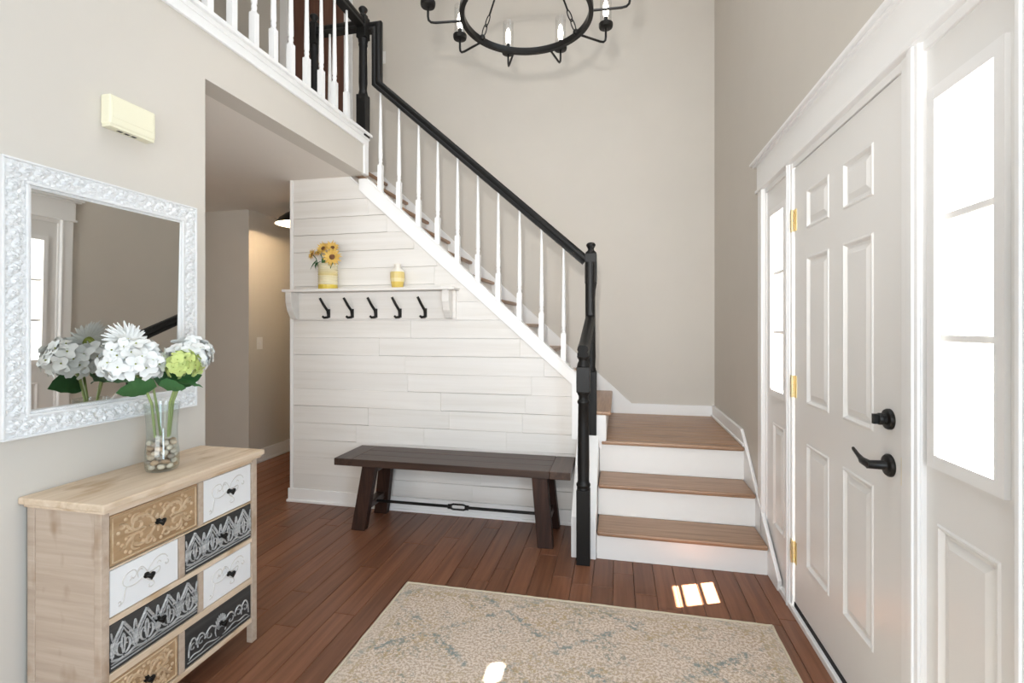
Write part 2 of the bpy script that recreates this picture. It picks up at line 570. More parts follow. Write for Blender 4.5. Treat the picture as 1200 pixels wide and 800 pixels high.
def panel_mesh(y0, y1, z0, z1, xf):
    """sticking, sunk groove and raised field of a moulded panel, facing -x"""
    rings = [(0, .0), (.004, -.004), (.009, -.004), (.018, .007), (.026, .007), (.046, -.001), (.050, -.001)]
    v = []; f = []
    for ins, dx in rings:
        for (yy, zz) in ((y0 + ins, z0 + ins), (y1 - ins, z0 + ins), (y1 - ins, z1 - ins), (y0 + ins, z1 - ins)):
            v.append((xf + dx, yy, zz))
    for i in range(len(rings) - 1):
        for k in range(4):
            j = (k + 1) % 4
            f.append((i * 4 + k, i * 4 + j, i * 4 + 4 + j, i * 4 + 4 + k))
    n = (len(rings) - 1) * 4
    f.append((n, n + 1, n + 2, n + 3))
    return M().add(v, f)


def leaf_with_holes(y0, y1, z0, z1, xf, xb, holes):
    m = M()
    ys = sorted({y0, y1, *[h[0] for h in holes], *[h[1] for h in holes]})
    zs = sorted({z0, z1, *[h[2] for h in holes], *[h[3] for h in holes]})
    for i in range(len(ys) - 1):
        for j in range(len(zs) - 1):
            ym, zm = (ys[i] + ys[i + 1]) / 2, (zs[j] + zs[j + 1]) / 2
            if any(h[0] < ym < h[1] and h[2] < zm < h[3] for h in holes): continue
            m.add([(xf, ys[i], zs[j]), (xf, ys[i + 1], zs[j]), (xf, ys[i + 1], zs[j + 1]), (xf, ys[i], zs[j + 1])], [(0, 1, 2, 3)])
    return m


DX = XR + .002
dr0, dr1 = 1.612, 2.478
pan = []
for (a, b) in ((2.105, 2.331), (1.769, 1.985)):
    pan += [(a, b, 1.740, 1.910), (a, b, .982, 1.621), (a, b, .272, .811)]
dl = leaf_with_holes(dr0, dr1, .045, 2.048, DX, DX + .04, pan)
dl.box(DX + .012, DX + .045, dr0, dr1, .045, 2.048)
door = struct(dl.build('door_1', m_door))
for p in pan:
    panel_mesh(*p, DX).build('door_panel', m_door, door)
M().box(DX - .003, DX + .03, dr0, dr1, .024, .047).build('door_sweep', m_dark, door)
for z in (1.808, 1.041, .277):
    h = M().box(XR - .0085, XR - .006, 2.480, 2.508, z - .05, z + .05)
    h.box(XR - .0012, DX + .001, 2.452, 2.480, z - .05, z + .05)
    for k in range(5):
        h.lathe([(.0062, -.0095), (.0062, .0095)], (XR - .009, 2.481, z - .04 + .02 * k), 10)
    hg = h.build('hinge', m_brass, door, smooth=True)
    sc = M()
    for (dz) in (-.034, 0, .034): sc.ball((XR - .0090, 2.497, z + dz), (.002, .004, .004), 8, 4)
    sc.build('screw', m_bmetal, hg)
RY = Matrix.Rotation(R(-90), 4, 'Y')
lv = M().lathe([(.034, 0), (.034, .006), (.030, .011), (.016, .013), (.014, .016), (.0125, .055), (.0125, .062)], (DX, 1.674, .901), 24, RY)
lv.build('lever_rose', m_bmetal, door, smooth=True)
M().tube([(DX - .052, 1.668, .901), (DX - .055, 1.685, .901), (DX - .056, 1.715, .902), (DX - .056, 1.722, .906), (DX - .055, 1.745, .912), (DX - .054, 1.775, .922), (DX - .053, 1.782, .925)],
         [.0115, .0125, .011, .0085, .0065, .0055, .0045], 12).build('lever_handle', m_bmetal, door, smooth=True)
db = M().lathe([(.0315, 0), (.0315, .006), (.029, .011), (.017, .013), (.016, .02), (.018, .022), (.018, .030), (.016, .033)], (DX, 1.674, 1.040), 24, RY)
db.box(DX - .046, DX - .032, 1.668, 1.680, 1.025, 1.055)
db.build('deadbolt', m_bmetal, door, smooth=True)
M().box(DX - .0005, DX + .01, 1.6118, 1.6145, .86, .94).build('latch_plate', m_brass, door)


def sidelight(n, s0, s1, g0, g1, p0, p1):
    SX = XR + .006
    lf = leaf_with_holes(s0, s1, .026, 2.055, SX, SX, [(g0, g1, .985, 1.905), (p0, p1, .272, .812)])
    for (a, b) in ((s0, g0), (g1, s1)): lf.box(SX + .001, SX + .04, a, b, .985, 1.905)
    lf.box(SX + .014, SX + .04, s0, s1, .026, .985).box(SX + .001, SX + .04, s0, s1, 1.905, 2.055)
    w = struct(lf.build('window_%d' % n, m_door))
    panel_mesh(p0, p1, .272, .812, SX).build('window_panel', m_door, w)
    fr = M()
    t = .030
    for (a, b, c, d) in ((g0 - .004, g0 + t - .004, .955, 1.935), (g1 - t + .004, g1 + .004, .955, 1.935)):
        fr.box(SX - .012, SX + .024, a, b, c, d)
    fr.box(SX - .0118, SX + .0238, g0 + t - .005, g1 - t + .005, .9552, .955 + t + .004).box(SX - .0118, SX + .0238, g0 + t - .005, g1 - t + .005, 1.935 - t - .004, 1.9348)
    fr.build('glazing_frame', m_trim, w)
    for z in (1.290, 1.597):
        M().box(SX + .004, SX + .022, g0 + t - .006, g1 - t + .006, z - .010, z + .010).build('muntin', m_trim, w, bevel=.003)
    M().box(SX + .011, SX + .014, g0, g1, .960, 1.93).build('pane', m_pane, w)
    # short hood over the outside of the pane
    M().box(SX + .035, SX + .075, g0 - .02, g1 + .02, 1.925, 1.96).build('drip_cap', m_trim, w)


sidelight(1, 2.562, 2.928, 2.590, 2.845, 2.632, 2.810)
sidelight(2, 1.172, 1.503, 1.222, 1.477, 1.245, 1.458)

# high window above the door (out of the frame, its sun falls on the rug)
w3 = M()
w3.box(XR - .018, XR, wy0 - .09, wy1 + .09, wz0 - .09, wz0).box(XR - .018, XR, wy0 - .09, wy1 + .09, wz1, wz1 + .09)
w3.box(XR - .018, XR, wy0 - .09, wy0, wz0, wz1).box(XR - .018, XR, wy1, wy1 + .09, wz0, wz1)
w3 = struct(w3.build('window_3', m_trim))
for yy in (1.75, 1.88, 2.01, 2.14, 2.272):
    M().box(XR + .05, XR + .075, yy - .012, yy + .012, wz0, wz1).build('muntin', m_trim, w3)
M().box(XR + .06, XR + .064, wy0, wy1, wz0, wz1).build('pane', m_pane, w3)

# dummy window frame and pane added round the unseen fill lamp
dummy_w = M()
for (a, b, c, d) in ((-.45, -.36, .22, 1.89), (.76, .85, .22, 1.89), (-.36, .76, .22, .30), (-.36, .76, 1.81, 1.89)): dummy_w.box(XR - .018, XR, a, b, c, d)
dummy_w = struct(dummy_w.build('window_4', m_trim))
M().box(XR - .012, XR - .0005, -.36, .76, .30, 1.81).build('pane', m_pane, dummy_w)

# outside
struct(M().box(XR + .14, 40, -30, 30, -.3, -.15).build('ground_outside', m_ground))

# ================================================================== STAIRS
ZS = [.163, .355, .562]
NY = [2.785, 3.020, 3.280]
stairs = thing('staircase', 'white staircase with brown oak treads rising past the entrance door', 'staircase', (.3, 2.8, 0))
zprev = 0
for i in range(3):
    M().box(-.115, .778, NY[i] + .027, NY[i] + .045, zprev, ZS[i] - .024).build('riser', m_riser, stairs)
    zprev = ZS[i]
for i in range(2):
    M().box(-.112, .776, NY[i], NY[i + 1] + .03, ZS[i] - .026, ZS[i]).build('tread', m_tread_x, stairs, bevel=.009, seg=3)
y = NY[2]
random.seed(3)
k = 0
while y < YB - .02:
    w = .075 if k == 0 else .1045
    y1 = min(y + w, YB - .012)
    if k == 0: M().box(-.112, .776, y, y1 - .001, ZS[2] - .026, ZS[2]).build('landing_nosing', m_tread_x, stairs, bevel=.009, seg=3)
    else: M().cham(-.112, .784, y + .0009, y1 - .0009, ZS[2] - .012, ZS[2] - random.uniform(0, .0006), .003).build('landing_board', m_tread_x, stairs)
    y = y1; k += 1
M().box(-.115, .785, 3.35, YB - .01, .02, ZS[2] - .02).build('landing_carriage', m_trim, stairs)
# left curb of the lower flight
M().prism([(2.79, 0), (2.79, .235), (3.245, .605), (3.40, .605), (3.40, 0)], 'x', -.258, -.118).build('curb', m_trim, stairs, bevel=.004)
# right skirt board on the door wall
M().prism([(2.652, 0), (2.640, .055), (3.392, .655), (YB - .002, .655), (YB - .002, 0)], 'x', .778, .798).build('skirt_board', m_trim, stairs, bevel=.004)
M().box(.768, .79, 3.30, YB - .002, ZS[2], ZS[2] + .018).build('shoe_moulding', m_trim, stairs, bevel=.004)
M().box(-.216, -.078, 3.266, 3.290, ZS[2], .732).build('return_board', m_trim, stairs, bevel=.002)
# upper flight
NR = 11
rise = (H2 - ZS[2]) / NR
run = .2125
for k in range(NR):
    xn = -.042 - run * k
    zt = ZS[2] + rise * (k + 1)
    M().box(xn - .048, xn - .030, 3.275, YB - .018, zt - rise, zt - .026).build('riser', m_riser, stairs)
    if k < NR - 1:
        M().box(xn - run - .03, xn, 3.275, YB - .018, zt - .027, zt).build('tread', m_tread_y, stairs, bevel=.009, seg=3)
    else:
        M().box(xn - .3, xn, 3.275, YB - .018, zt - .027, zt).build('tread', m_tread_y, stairs, bevel=.009, seg=3)
# closed underside of the upper flight (hall side)
M().prism([(-.1, .60), (-2.19, 2.50), (-2.19, 2.42), (-.1, .50)], 'y', 3.28, YB - .02).build('soffit', m_trim, stairs)
# skirt on the back wall
sk = lambda X: .651 + (.12 - X) * .9065
M().prism([(.80, .56), (.80, .650), (.12, .650), (-2.25, sk(-2.25)), (-2.25, sk(-2.25) - .34), (-.05, .56)], 'y', YB - .018, YB - .0005).build('skirt_board', m_trim, stairs, bevel=.003)
# stringer with the balusters on top
st = lambda X: .992 - (X + .257) * .9155
M().prism([(-.215, st(-.215)), (-1.79, st(-1.79)), (-1.845, st(-1.79) + .0), (-1.845, 2.312), (-.296, .934), (-.296, .57), (-.215, .57)], 'y', 3.238, 3.31).build('stringer', m_trim, stairs, bevel=.003)
M().prism([(-.215, st(-.215) + .012), (-1.78, st(-1.78) + .012), (-1.78, st(-1.78) - .004), (-.215, st(-.215) - .004)], 'y', 3.234, 3.318).build('stringer_cap', m_trim, stairs, bevel=.003)


# ================================================================== RAILINGS
def baluster_mesh(name, h, base):
    m = M()
    w = .0165
    m.box(-w, w, -w, w, -.03, base - .012)
    m.prism([(-w, -w), (w, -w), (w, w), (-w, w)], 'z', base - .012, base - .0119)
    m.lathe([(.0165, base - .013), (.0125, base), (.0115, base + .006), (.0145, base + .012), (.0145, base + .022), (.0115, base + .028), (.0155, base + .040), (.0155, base + .06),
             (.0140, base + .15), (.0115, base + (h - base) * .55), (.0085, h - .06), (.0078, h + .03)], (0, 0, 0), 14)
    return m.mesh(name, m_trim, smooth=50)


RAIL_PROF = [(-.030, -.030), (.030, -.030), (.031, -.012), (.024, -.004), (.031, .010), (.027, .027), (.014, .036), (-.014, .036), (-.027, .027), (-.031, .010), (-.024, -.004), (-.031, -.012)]


def rail_prof(flip=1): return [(a, b * flip) for a, b in RAIL_PROF]


sr = thing('stair_railing', 'long black handrail on white balusters climbing the stairs', 'railing', (-.185, 2.74, 0))
# front newel
NX, NYY = -.185, 2.742
nb = M()
nb.box(NX - .037, NX + .037, NYY - .037, NYY + .037, 0, .412)
nb.lathe([(.037, .412), (.034, .424), (.039, .432), (.039, .442), (.033, .450), (.0315, .465), (.033, .55), (.031, .75), (.029, .885), (.033, .89), (.035, .897), (.033, .905), (.027, .912), (.027, .93), (.035, .945), (.037, .953)], (NX, NYY, 0), 24)
nb.box(NX - .037, NX + .037, NYY - .037, NYY + .037, .953, 1.094)
nb.lathe([(.037, 1.094), (.033, 1.112), (.027, 1.125), (.027, 1.132), (.034, 1.143), (.036, 1.150), (.034, 1.158), (.029, 1.165)], (NX, NYY, 0), 24)
nb.build('newel_post', m_black, sr, smooth=50, bevel=.003)
# rail of the lower flight with its gooseneck
M().sweep([(NX, 2.690, 1.180), (NX, 2.80, 1.200), (NX + .012, 3.205, 1.365), (NX + .012, 3.205, 1.735)], (1, 0, 0), [(a, b * 1.0) for a, b in RAIL_PROF]).build('handrail', m_black, sr, smooth=50)
# back newel on the landing corner
BX, BY = -.172, 3.279
nb = M()
nb.box(BX - .038, BX + .038, BY - .038, BY + .038, .578, 1.02)
nb.lathe([(.038, 1.02), (.034, 1.03), (.029, 1.05), (.031, 1.12), (.028, 1.5), (.031, 1.56), (.035, 1.58), (.038, 1.60)], (BX, BY, 0), 20)
nb.box(BX - .038, BX + .038, BY - .038, BY + .038, 1.60, 1.80)
nb.lathe([(.038, 1.80), (.034, 1.812), (.022, 1.822), (.019, 1.832), (.030, 1.852), (.032, 1.860), (.024, 1.872), (.006, 1.877)], (BX, BY, 0), 20)
nb.build('newel_post', m_black, sr, smooth=50, bevel=.003)
RYY = 3.274
rc = lambda X: 1.745 + (-.2 - X) * .884
M().sweep([(-.21, RYY, rc(-.21)), (-1.715, RYY, rc(-1.715)), (-1.715, RYY, 3.505), (-1.80, RYY - .0, 3.505)], (0, 1, 0), rail_prof(1)).build('handrail', m_black, sr, smooth=50)
for X in (-1.690, -1.544, -1.393, -1.248, -1.100, -.951, -.805, -.655, -.503, -.353):
    zb = st(X) + .008
    h = rc(X) - .045 - zb
    inst(baluster_mesh('baluster', h, .19 + .004), 'baluster', sr, (X, RYY, zb + .0))

ur = thing('landing_railing', 'upstairs railing with black handrail and white balusters above the mirror wall', 'railing', (XL - .01, 3.215, 2.722))
UX = XL - .012


def upper_newel(x, y):
    n = M()
    w = .036
    n.box(x - w, x + w, y - w, y + w, 2.69, 2.99)
    n.lathe([(w, 2.99), (.033, 3.0), (.027, 3.03), (.031, 3.08), (.028, 3.34), (.033, 3.355), (.030, 3.365), (.035, 3.385), (w, 3.40)], (x, y, 0), 20)
    n.box(x - w, x + w, y - w, y + w, 3.40, 3.555)
    n.lathe([(w, 3.555), (.034, 3.565), (.022, 3.575), (.019, 3.585), (.031, 3.606), (.033, 3.615), (.024, 3.628), (.006, 3.634)], (x, y, 0), 20)
    n.build('newel_post', m_black, ur, smooth=50, bevel=.003)


upper_newel(UX, 3.225)
upper_newel(-2.20, 3.225)
M().sweep([(UX, 3.23, 3.497), (UX, -.9, 3.497)], (1, 0, 0), rail_prof(-1)).build('handrail', m_black, ur, smooth=50)
M().sweep([(UX, 3.225, 3.497), (-2.20, 3.225, 3.497)], (0, 1, 0), rail_prof(1)).build('handrail', m_black, ur, smooth=50)
M().box(-2.24, XL - .05, 3.19, 3.262, 2.69, 2.722).build('rail_shoe', m_trim, ur)
ubm = baluster_mesh('baluster', .745, .20)
for Y in (1.56, 1.708, 1.854, 1.995, 2.140, 2.283, 2.425, 2.569, 2.714, 2.860, 3.005):
    inst(ubm, 'baluster', ur, (UX, Y, 2.72))
for X in (-1.93, -2.07):
    inst(ubm, 'baluster', ur, (X, 3.225, 2.72))

# ================================================================== CHANDELIER
CX, CY, CZ = -.447, 2.407, 2.88
ch = thing('chandelier', 'black ring chandelier with candle bulbs in clear glass tubes above the hall', 'chandelier', (CX, CY, CZ))
seg = 96
rg = M(); v = []; f = []
prof = [(-.011, -.016), (.011, -.016), (.013, .0), (.011, .016), (-.011, .016), (-.013, 0)]
for k in range(seg):
    a = 2 * PI * k / seg
    for (dr, dz) in prof: v.append((CX + (.322 + dr) * math.cos(a), CY + (.322 + dr) * math.sin(a), CZ + dz))
for k in range(seg):
    for j in range(6):
        k2, j2 = (k + 1) % seg, (j + 1) % 6
        f.append((k * 6 + j, k * 6 + j2, k2 * 6 + j2, k2 * 6 + j))
rg.add(v, f).build('ring', m_bmetal, ch, smooth=50)
RC, ZC = .509, 2.985
for k in range(10):
    a = R(184.9) - k * 2 * PI / 10
    e = Vector((math.cos(a), math.sin(a), 0))
    c = Vector((CX, CY, 0))
    def pt(r, z): return c + e * r + Vector((0, 0, z))
    arm = M().tube([pt(.318, CZ - .002), pt(.40, CZ - .001), pt(.470, CZ), pt(.492, CZ + .004), pt(.505, CZ + .016), pt(RC, CZ + .035), pt(RC, ZC - .005)], .0062, 8).build('arm', m_bmetal, ch, smooth=True)
    o = pt(RC, ZC)
    M().lathe([(.012, -.022), (.036, -.018), (.039, -.010), (.039, .004), (.034, .006), (.012, .006), (.011, .04), (.0, .04)], tuple(o), 20).build('candle_cup', m_bmetal, ch, smooth=50)
    M().lathe([(.0105, .040), (.015, .065), (.016, .085), (.012, .115), (.003, .135)], tuple(o), 12).build('bulb', m_bulb, ch, smooth=True)
    M().lathe([(.031, .006), (.031, .175)], tuple(o), 24, cap=False).lathe([(.029, .006), (.029, .175)], tuple(o), 24, cap=False).build('glass_shade', m_shade, ch, smooth=True)
for a in (R(151), R(42), R(276)):
    e = Vector((math.cos(a), math.sin(a), 0)); c = Vector((CX, CY, 0))
    p0 = c + e * .309 + Vector((0, 0, CZ + .012)); p1 = c + e * .03 + Vector((0, 0, 3.40))
    d = (p1 - p0).normalized()
    rd = M()
    M().ball(tuple(p0 - d * .002), .016, 10, 6).build('hook_boss', m_bmetal, ch, smooth=True)
    sd = d.cross(Vector((0, 0, 1))).normalized()
    for q, (t0, ax) in enumerate(((0.004, sd), (.052, d.cross(sd).normalized()))):
        lk = [p0 + d * (t0 + .030 + .030 * math.cos(t)) + ax * (.012 * math.sin(t)) for t in [2 * PI * i / 14 for i in range(14)]]
        rd.tube(lk, .0032, 6, closed=True)
    rd.tube([p0 + d * .105, p1], .0050, 8)
    rd.build('hanging_rod', m_bmetal, ch, smooth=True)
M().lathe([(.0, -.04), (.022, -.03), (.05, 0), (.05, .02), (.012, .03), (.010, .2)], (CX, CY, 3.38), 20).tube([(CX, CY, 3.56), (CX, CY, TOP)], .008, 8).lathe([(.065, -.03), (.07, 0)], (CX, CY, TOP), 20).build('hub', m_bmetal, ch, smooth=50)

# ================================================================== HALL FITTINGS
pl = thing('pendant_lamp', 'black barn dome ceiling lamp with white inside, half hidden by shiplap wall', 'lamp', (-2.875, 3.98, 2.42))
px, py = -2.875, 3.98
M().lathe([(.060, 2.42), (.060, 2.416), (.016, 2.41), (.016, 2.395), (.032, 2.390), (.060, 2.378), (.110, 2.35), (.165, 2.305), (.195, 2.262), (.200, 2.255)], (px, py, 0), 36, cap=False).build('shade', m_bmetal, pl, smooth=50)
M().lathe([(.0, 2.372), (.058, 2.371), (.108, 2.345), (.162, 2.30), (.192, 2.259), (.1995, 2.2545)], (px, py, 0), 36, cap=False).build('shade_lining', m_dome, pl, smooth=True)
M().ball((px, py, 2.315), (.028, .028, .034), 14, 8).build('bulb', m_bulb, pl, smooth=True)
lamp('pendant_light', 'POINT', (px, py, 2.278), None, 14, (1, .74, .46), .02)


def switch_plate(name, label, o, nrm, w, h, n):
    t = thing(name, label, 'light switch', o)
    m = M()
    if nrm == 'x': m.box(o[0], o[0] + .006, o[1] - w / 2, o[1] + w / 2, o[2] - h / 2, o[2] + h / 2)
    else: m.box(o[0] - w / 2, o[0] + w / 2, o[1] - .006, o[1], o[2] - h / 2, o[2] + h / 2)
    m.build('wall_plate', m_plate, t, bevel=.002)
    for k in range(n):
        d = (k - (n - 1) / 2) * .046
        g = M()
        if nrm == 'x': g.box(o[0] + .005, o[0] + .012, o[1] + d - .008, o[1] + d + .008, o[2] - .016, o[2] + .016)
        else: g.box(o[0] + d - .016, o[0] + d + .016, o[1] - .011, o[1] - .005, o[2] - .033, o[2] + .033)
        g.build('toggle', m_trim, t, bevel=.002)


switch_plate('light_switch', 'small white light switch on the taupe wall of the dim hall', (-3.4, 4.11, 1.154), 'x', .075, .118, 1)
switch_plate('light_switch', 'white light switch high on the back wall beside the upper handrail', (-2.237, YB, 3.93), 'y', .075, .118, 1)

# ================================================================== SHELF WITH HOOKS
sh = thing('hook_shelf', 'white wall shelf with black hooks on the shiplap wall', 'shelf', (-1.72, 3.25, 1.38))
M().box(-2.395, -1.075, 3.118, 3.249, 1.568, 1.588).build('shelf_board', m_lap, sh, bevel=.004)
M().box(-2.372, -1.10, 3.232, 3.249, 1.372, 1.568).build('back_panel', m_lap, sh, bevel=.002)
for X in (-2.380, -1.168):
    prof = [(3.233, 1.372), (3.215, 1.372), (3.195, 1.380), (3.160, 1.43), (3.146, 1.475), (3.140, 1.49), (3.140, 1.568), (3.233, 1.568)]
    M().prism(prof, 'x', X, X + .048).build('bracket', m_lap, sh, bevel=.003)
for X in (-2.092, -1.900, -1.713, -1.525, -1.333):
    # flat steel hook: a slanting upper prong and a plate ending in a foot
    hk = M().tube([(X - .022, 3.165, 1.524), (X - .004, 3.185, 1.475), (X + .010, 3.215, 1.432), (X + .010, 3.224, 1.40), (X + .010, 3.218, 1.385), (X - .004, 3.190, 1.382), (X - .012, 3.182, 1.393)], [.0085, .0095, .010, .0095, .0095, .009, .0085], 10)
    hk.box(X - .001, X + .021, 3.222, 3.2335, 1.382, 1.445)
    hk.build('hook', m_bmetal, sh, smooth=50)

# crock of sunflowers on the shelf
m_crock = mat('glazed_crock', (.8, .75, .55), .25)
n, l = nt(m_crock)
tc = n.new('ShaderNodeTexCoord'); sp = n.new('ShaderNodeSeparateXYZ'); l.new(tc.outputs['Object'], sp.inputs[0])
cr = n.new('ShaderNodeValToRGB'); mr = n.new('ShaderNodeMapRange'); mr.inputs['From Max'].default_value = .185
l.new(sp.outputs['Z'], mr.inputs['Value']); l.new(mr.outputs[0], cr.inputs['Fac'])
e = cr.color_ramp.elements
e[0].position, e[0].color = .0, (.62, .46, .06, 1)
e[1].position, e[1].color = 1, (.60, .56, .42, 1)
for p, c in ((.15, (.62, .46, .06)), (.19, (.68, .62, .42)), (.5, (.66, .58, .36)), (.55, (.62, .50, .22)), (.8, (.62, .56, .38))):
    q = e.new(p); q.color = (*c, 1)
l.new(cr.outputs[0], n['Principled BSDF'].inputs['Base Color'])
VX, VY, VZ = -2.058, 3.182, 1.588
prof = [(.0, 0), (.064, 0), (.067, .006), (.067, .025), (.068, .03)]
z = .03
while z < .175:
    prof += [(.0665, z + .002), (.069, z + .007), (.069, z + .011), (.0665, z + .015)]; z += .017
prof += [(.068, .183), (.064, .184), (.062, .17), (.06, .10), (.0, .098)]
M().lathe(prof, (VX, VY, VZ), 32, cap=False).build('flower_crock', m_crock, None, (VX, VY, VZ), smooth=60)
tag(bpy.data.objects['flower_crock'], 'cream and yellow ribbed crock holding sunflowers on the white shelf', 'vase')


def frame_to(d, roll=0):
    return Vector(d).to_track_quat('Z', 'Y').to_matrix().to_4x4() @ Matrix.Rotation(roll, 4, 'Z')


def petal(m, o, mtx, L, W, lift, curl, n=4, tip=.25):
    """a leaf-shaped petal leaving the centre along local +x"""
    v = []; f = []
    for i in range(n + 1):
        t = i / n
        w = W * (math.sin(PI * min(1, .12 + t * (1 - tip * .2)) ** .8) if t < 1 else tip * .4)
        xx = L * t; zz = lift * t + curl * t * t
        for s in (-1, 0, 1):
            v.append(mtx @ Vector((xx, s * w / 2, zz - (abs(s) * w * .12 * -1))))
    for i in range(n):
        for s in (0, 1):
            a = i * 3 + s
            f.append((a, a + 1, a + 4, a + 3))
    m.add([(p.x + o[0], p.y + o[1], p.z + o[2]) for p in v], f)


random.seed(21)
SF = [((-.098, -.045, .250), (-.55, -.8, .25), .044, 'sunflower drooping to the left over the crock rim'),
      ((-.058, -.020, .270), (-.35, -.7, .6), .050, 'sunflower at the upper left of the crock bunch'),
      ((-.012, -.040, .292), (-.1, -.9, .4), .050, 'sunflower in the middle of the crock bunch'),
      ((.022, .000, .318), (.1, -.5, .85), .048, 'topmost sunflower of the crock bunch'),
      ((.050, -.020, .298), (.35, -.8, .5), .048, 'sunflower at the upper right of the crock bunch'),
      ((.082, -.075, .222), (.25, -.95, .1), .066, 'largest sunflower facing the room on the right of the crock')]
for (off, d, r, lab) in SF:
    o = (VX + off[0], VY + off[1], VZ + off[2])
    t = thing('sunflower', lab, 'flower', o, 'sunflowers in the crock')
    mt = frame_to(d)
    pm = M()
    for lay, (cnt, rr, lift) in enumerate(((15, r, .10), (13, r * .85, .4))):
        for k in range(cnt):
            petal(pm, o, mt @ Matrix.Rotation(2 * PI * (k + .5 * lay) / cnt + random.uniform(-.1, .1), 4, 'Z') @ Matrix.Translation((r * .22, 0, 0)), rr * .82, r * .30, lift * r * random.uniform(.6, 1.4), random.uniform(-.35, .1) * r)
    pm.build('petals', m_sunp, t)
    M().ball(o, (r * .34, r * .34, r * .16), 12, 6, mt).build('flower_disk', m_sund, t, smooth=True)
    dn = Vector(d).normalized()
    base = Vector((VX + off[0] * .3, VY + off[1] * .3, VZ + .105))
    oo = Vector(o)
    M().tube([oo - dn * r * .1, oo - dn * .03 - Vector((0, 0, .02)), (oo + base) / 2 - Vector((0, 0, .01)), base], [.004, .003, .003, .003], 6).build('stem', m_leaf, t, smooth=True)
    lm = M()
    q = (oo + base * 1) / 2 + Vector((0, 0, .012))
    for s in (-1, 1):
        petal(lm, tuple(q), frame_to((off[0] * 2, -.5, .5 * s + .6), random.uniform(0, 6)), .055, .026, .02, -.035)
    lm.build('leaf', m_leaf, t)
lm = M()
petal(lm, (VX - .05, VY - .055, VZ + .205), Matrix.Rotation(R(200), 4, 'Z') @ Matrix.Rotation(R(48), 4, 'Y'), .085, .032, .0, -.01)
bpy_leaf = lm.build('leaf', m_leaf, bpy.data.objects['sunflower'])

# small yellow bottle vase
m_jar = mat('yellow_jar_glaze', (.8, .7, .4), .3)
n, l = nt(m_jar)
tc = n.new('ShaderNodeTexCoord'); sp = n.new('ShaderNodeSeparateXYZ'); l.new(tc.outputs['Object'], sp.inputs[0])
cr = n.new('ShaderNodeValToRGB'); mr = n.new('ShaderNodeMapRange'); mr.inputs['From Max'].default_value = .17
l.new(sp.outputs['Z'], mr.inputs['Value']); l.new(mr.outputs[0], cr.inputs['Fac'])
cr.color_ramp.interpolation = 'CONSTANT'
e = cr.color_ramp.elements
e[0].position, e[0].color = 0, (.68, .50, .12, 1)
e[1].position, e[1].color = .66, (.74, .70, .62, 1)
for p, c in ((.25, (.74, .62, .32)), (.40, (.66, .52, .20))):
    q = e.new(p); q.color = (*c, 1)
l.new(cr.outputs[0], n['Principled BSDF'].inputs['Base Color'])
JX, JY = -1.512, 3.180
jm = M(); prof = [(.0, 0), (.036, 0), (.040, .004), (.044, .04), (.047, .05), (.0465, .056), (.049, .062), (.049, .105), (.047, .114), (.036, .128), (.023, .142), (.021, .158), (.024, .168), (.020, .169), (.017, .158), (.017, .145), (.0, .14)]
v = []; f = []; sg = 48
for r_, z_ in prof:
    for k in range(sg):
        a = 2 * PI * k / sg
        rr = r_ * (1 + (.035 * math.cos(12 * a) if .01 < z_ < .11 and r_ > .03 else 0))
        v.append((JX + rr * math.cos(a), JY + rr * math.sin(a), 1.588 + z_))
for i in range(len(prof) - 1):
    for k in range(sg):
        j = (k + 1) % sg
        f.append((i * sg + k, i * sg + j, (i + 1) * sg + j, (i + 1) * sg + k))
tag(jm.add(v, f).build('bottle_vase', m_jar, None, (JX, JY, 1.588), smooth=60), 'small yellow ribbed bottle vase with white neck on the shelf', 'vase')

# ================================================================== BENCH
bn = thing('bench', 'dark brown wooden bench with trestle legs against the shiplap wall', 'bench', (-1.03, 3.05, 0))
bx0, bx1, by0, by1, bz0, bz1 = -1.808, -.268, 2.862, 3.218, .414, .460
M().box(bx0, bx0 + .125, by0, by1, bz0, bz1).build('breadboard_end', m_bench_y, bn, bevel=.004)
M().box(bx1 - .125, bx1, by0, by1, bz0, bz1).build('breadboard_end', m_bench_y, bn, bevel=.004)
for k in range(3):
    w = (by1 - by0) / 3
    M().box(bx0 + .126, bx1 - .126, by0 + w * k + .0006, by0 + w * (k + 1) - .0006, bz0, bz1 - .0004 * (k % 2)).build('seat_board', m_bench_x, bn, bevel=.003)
def bench_leg(xt, xb, yt, yb):
    hx, hy = .047, .026
    v = []
    for (xx, yy, zz) in ((xb, yb, 0), (xt, yt, bz0)):
        v += [(xx - hx, yy - hy, zz), (xx + hx, yy - hy, zz), (xx + hx, yy + hy, zz), (xx - hx, yy + hy, zz)]
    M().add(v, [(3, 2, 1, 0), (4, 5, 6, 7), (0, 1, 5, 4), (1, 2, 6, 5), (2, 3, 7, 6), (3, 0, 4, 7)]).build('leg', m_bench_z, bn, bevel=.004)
for (xt, xb) in ((-1.580, -1.640), (-.460, -.418)):
    bench_leg(xt, xb, 2.925, 2.890)
    bench_leg(xt + .005, xb + .004, 3.150, 3.186)
    M().box(xt - .04, xt + .04, 2.93, 3.15, bz0 - .05, bz0).build('leg_brace', m_bench_y, bn, bevel=.003)
    xm = xt + (xb - xt) * .68
    M().box(xm - .030, xm + .030, 2.92, 3.16, .118, .160).build('cross_rail', m_bench_y, bn, bevel=.003)
rd = M().tube([(-1.62, 3.035, .139), (-1.068, 3.035, .139)], .0095, 10).tube([(-.962, 3.035, .139), (-.43, 3.035, .139)], .0095, 10)
rd.build('tie_rod', m_bmetal, bn, smooth=True)
tb = M()
tb.tube([(-1.085, 3.035, .139), (-1.062, 3.035, .139)], .0155, 10).tube([(-.968, 3.035, .139), (-.945, 3.035, .139)], .0155, 10)
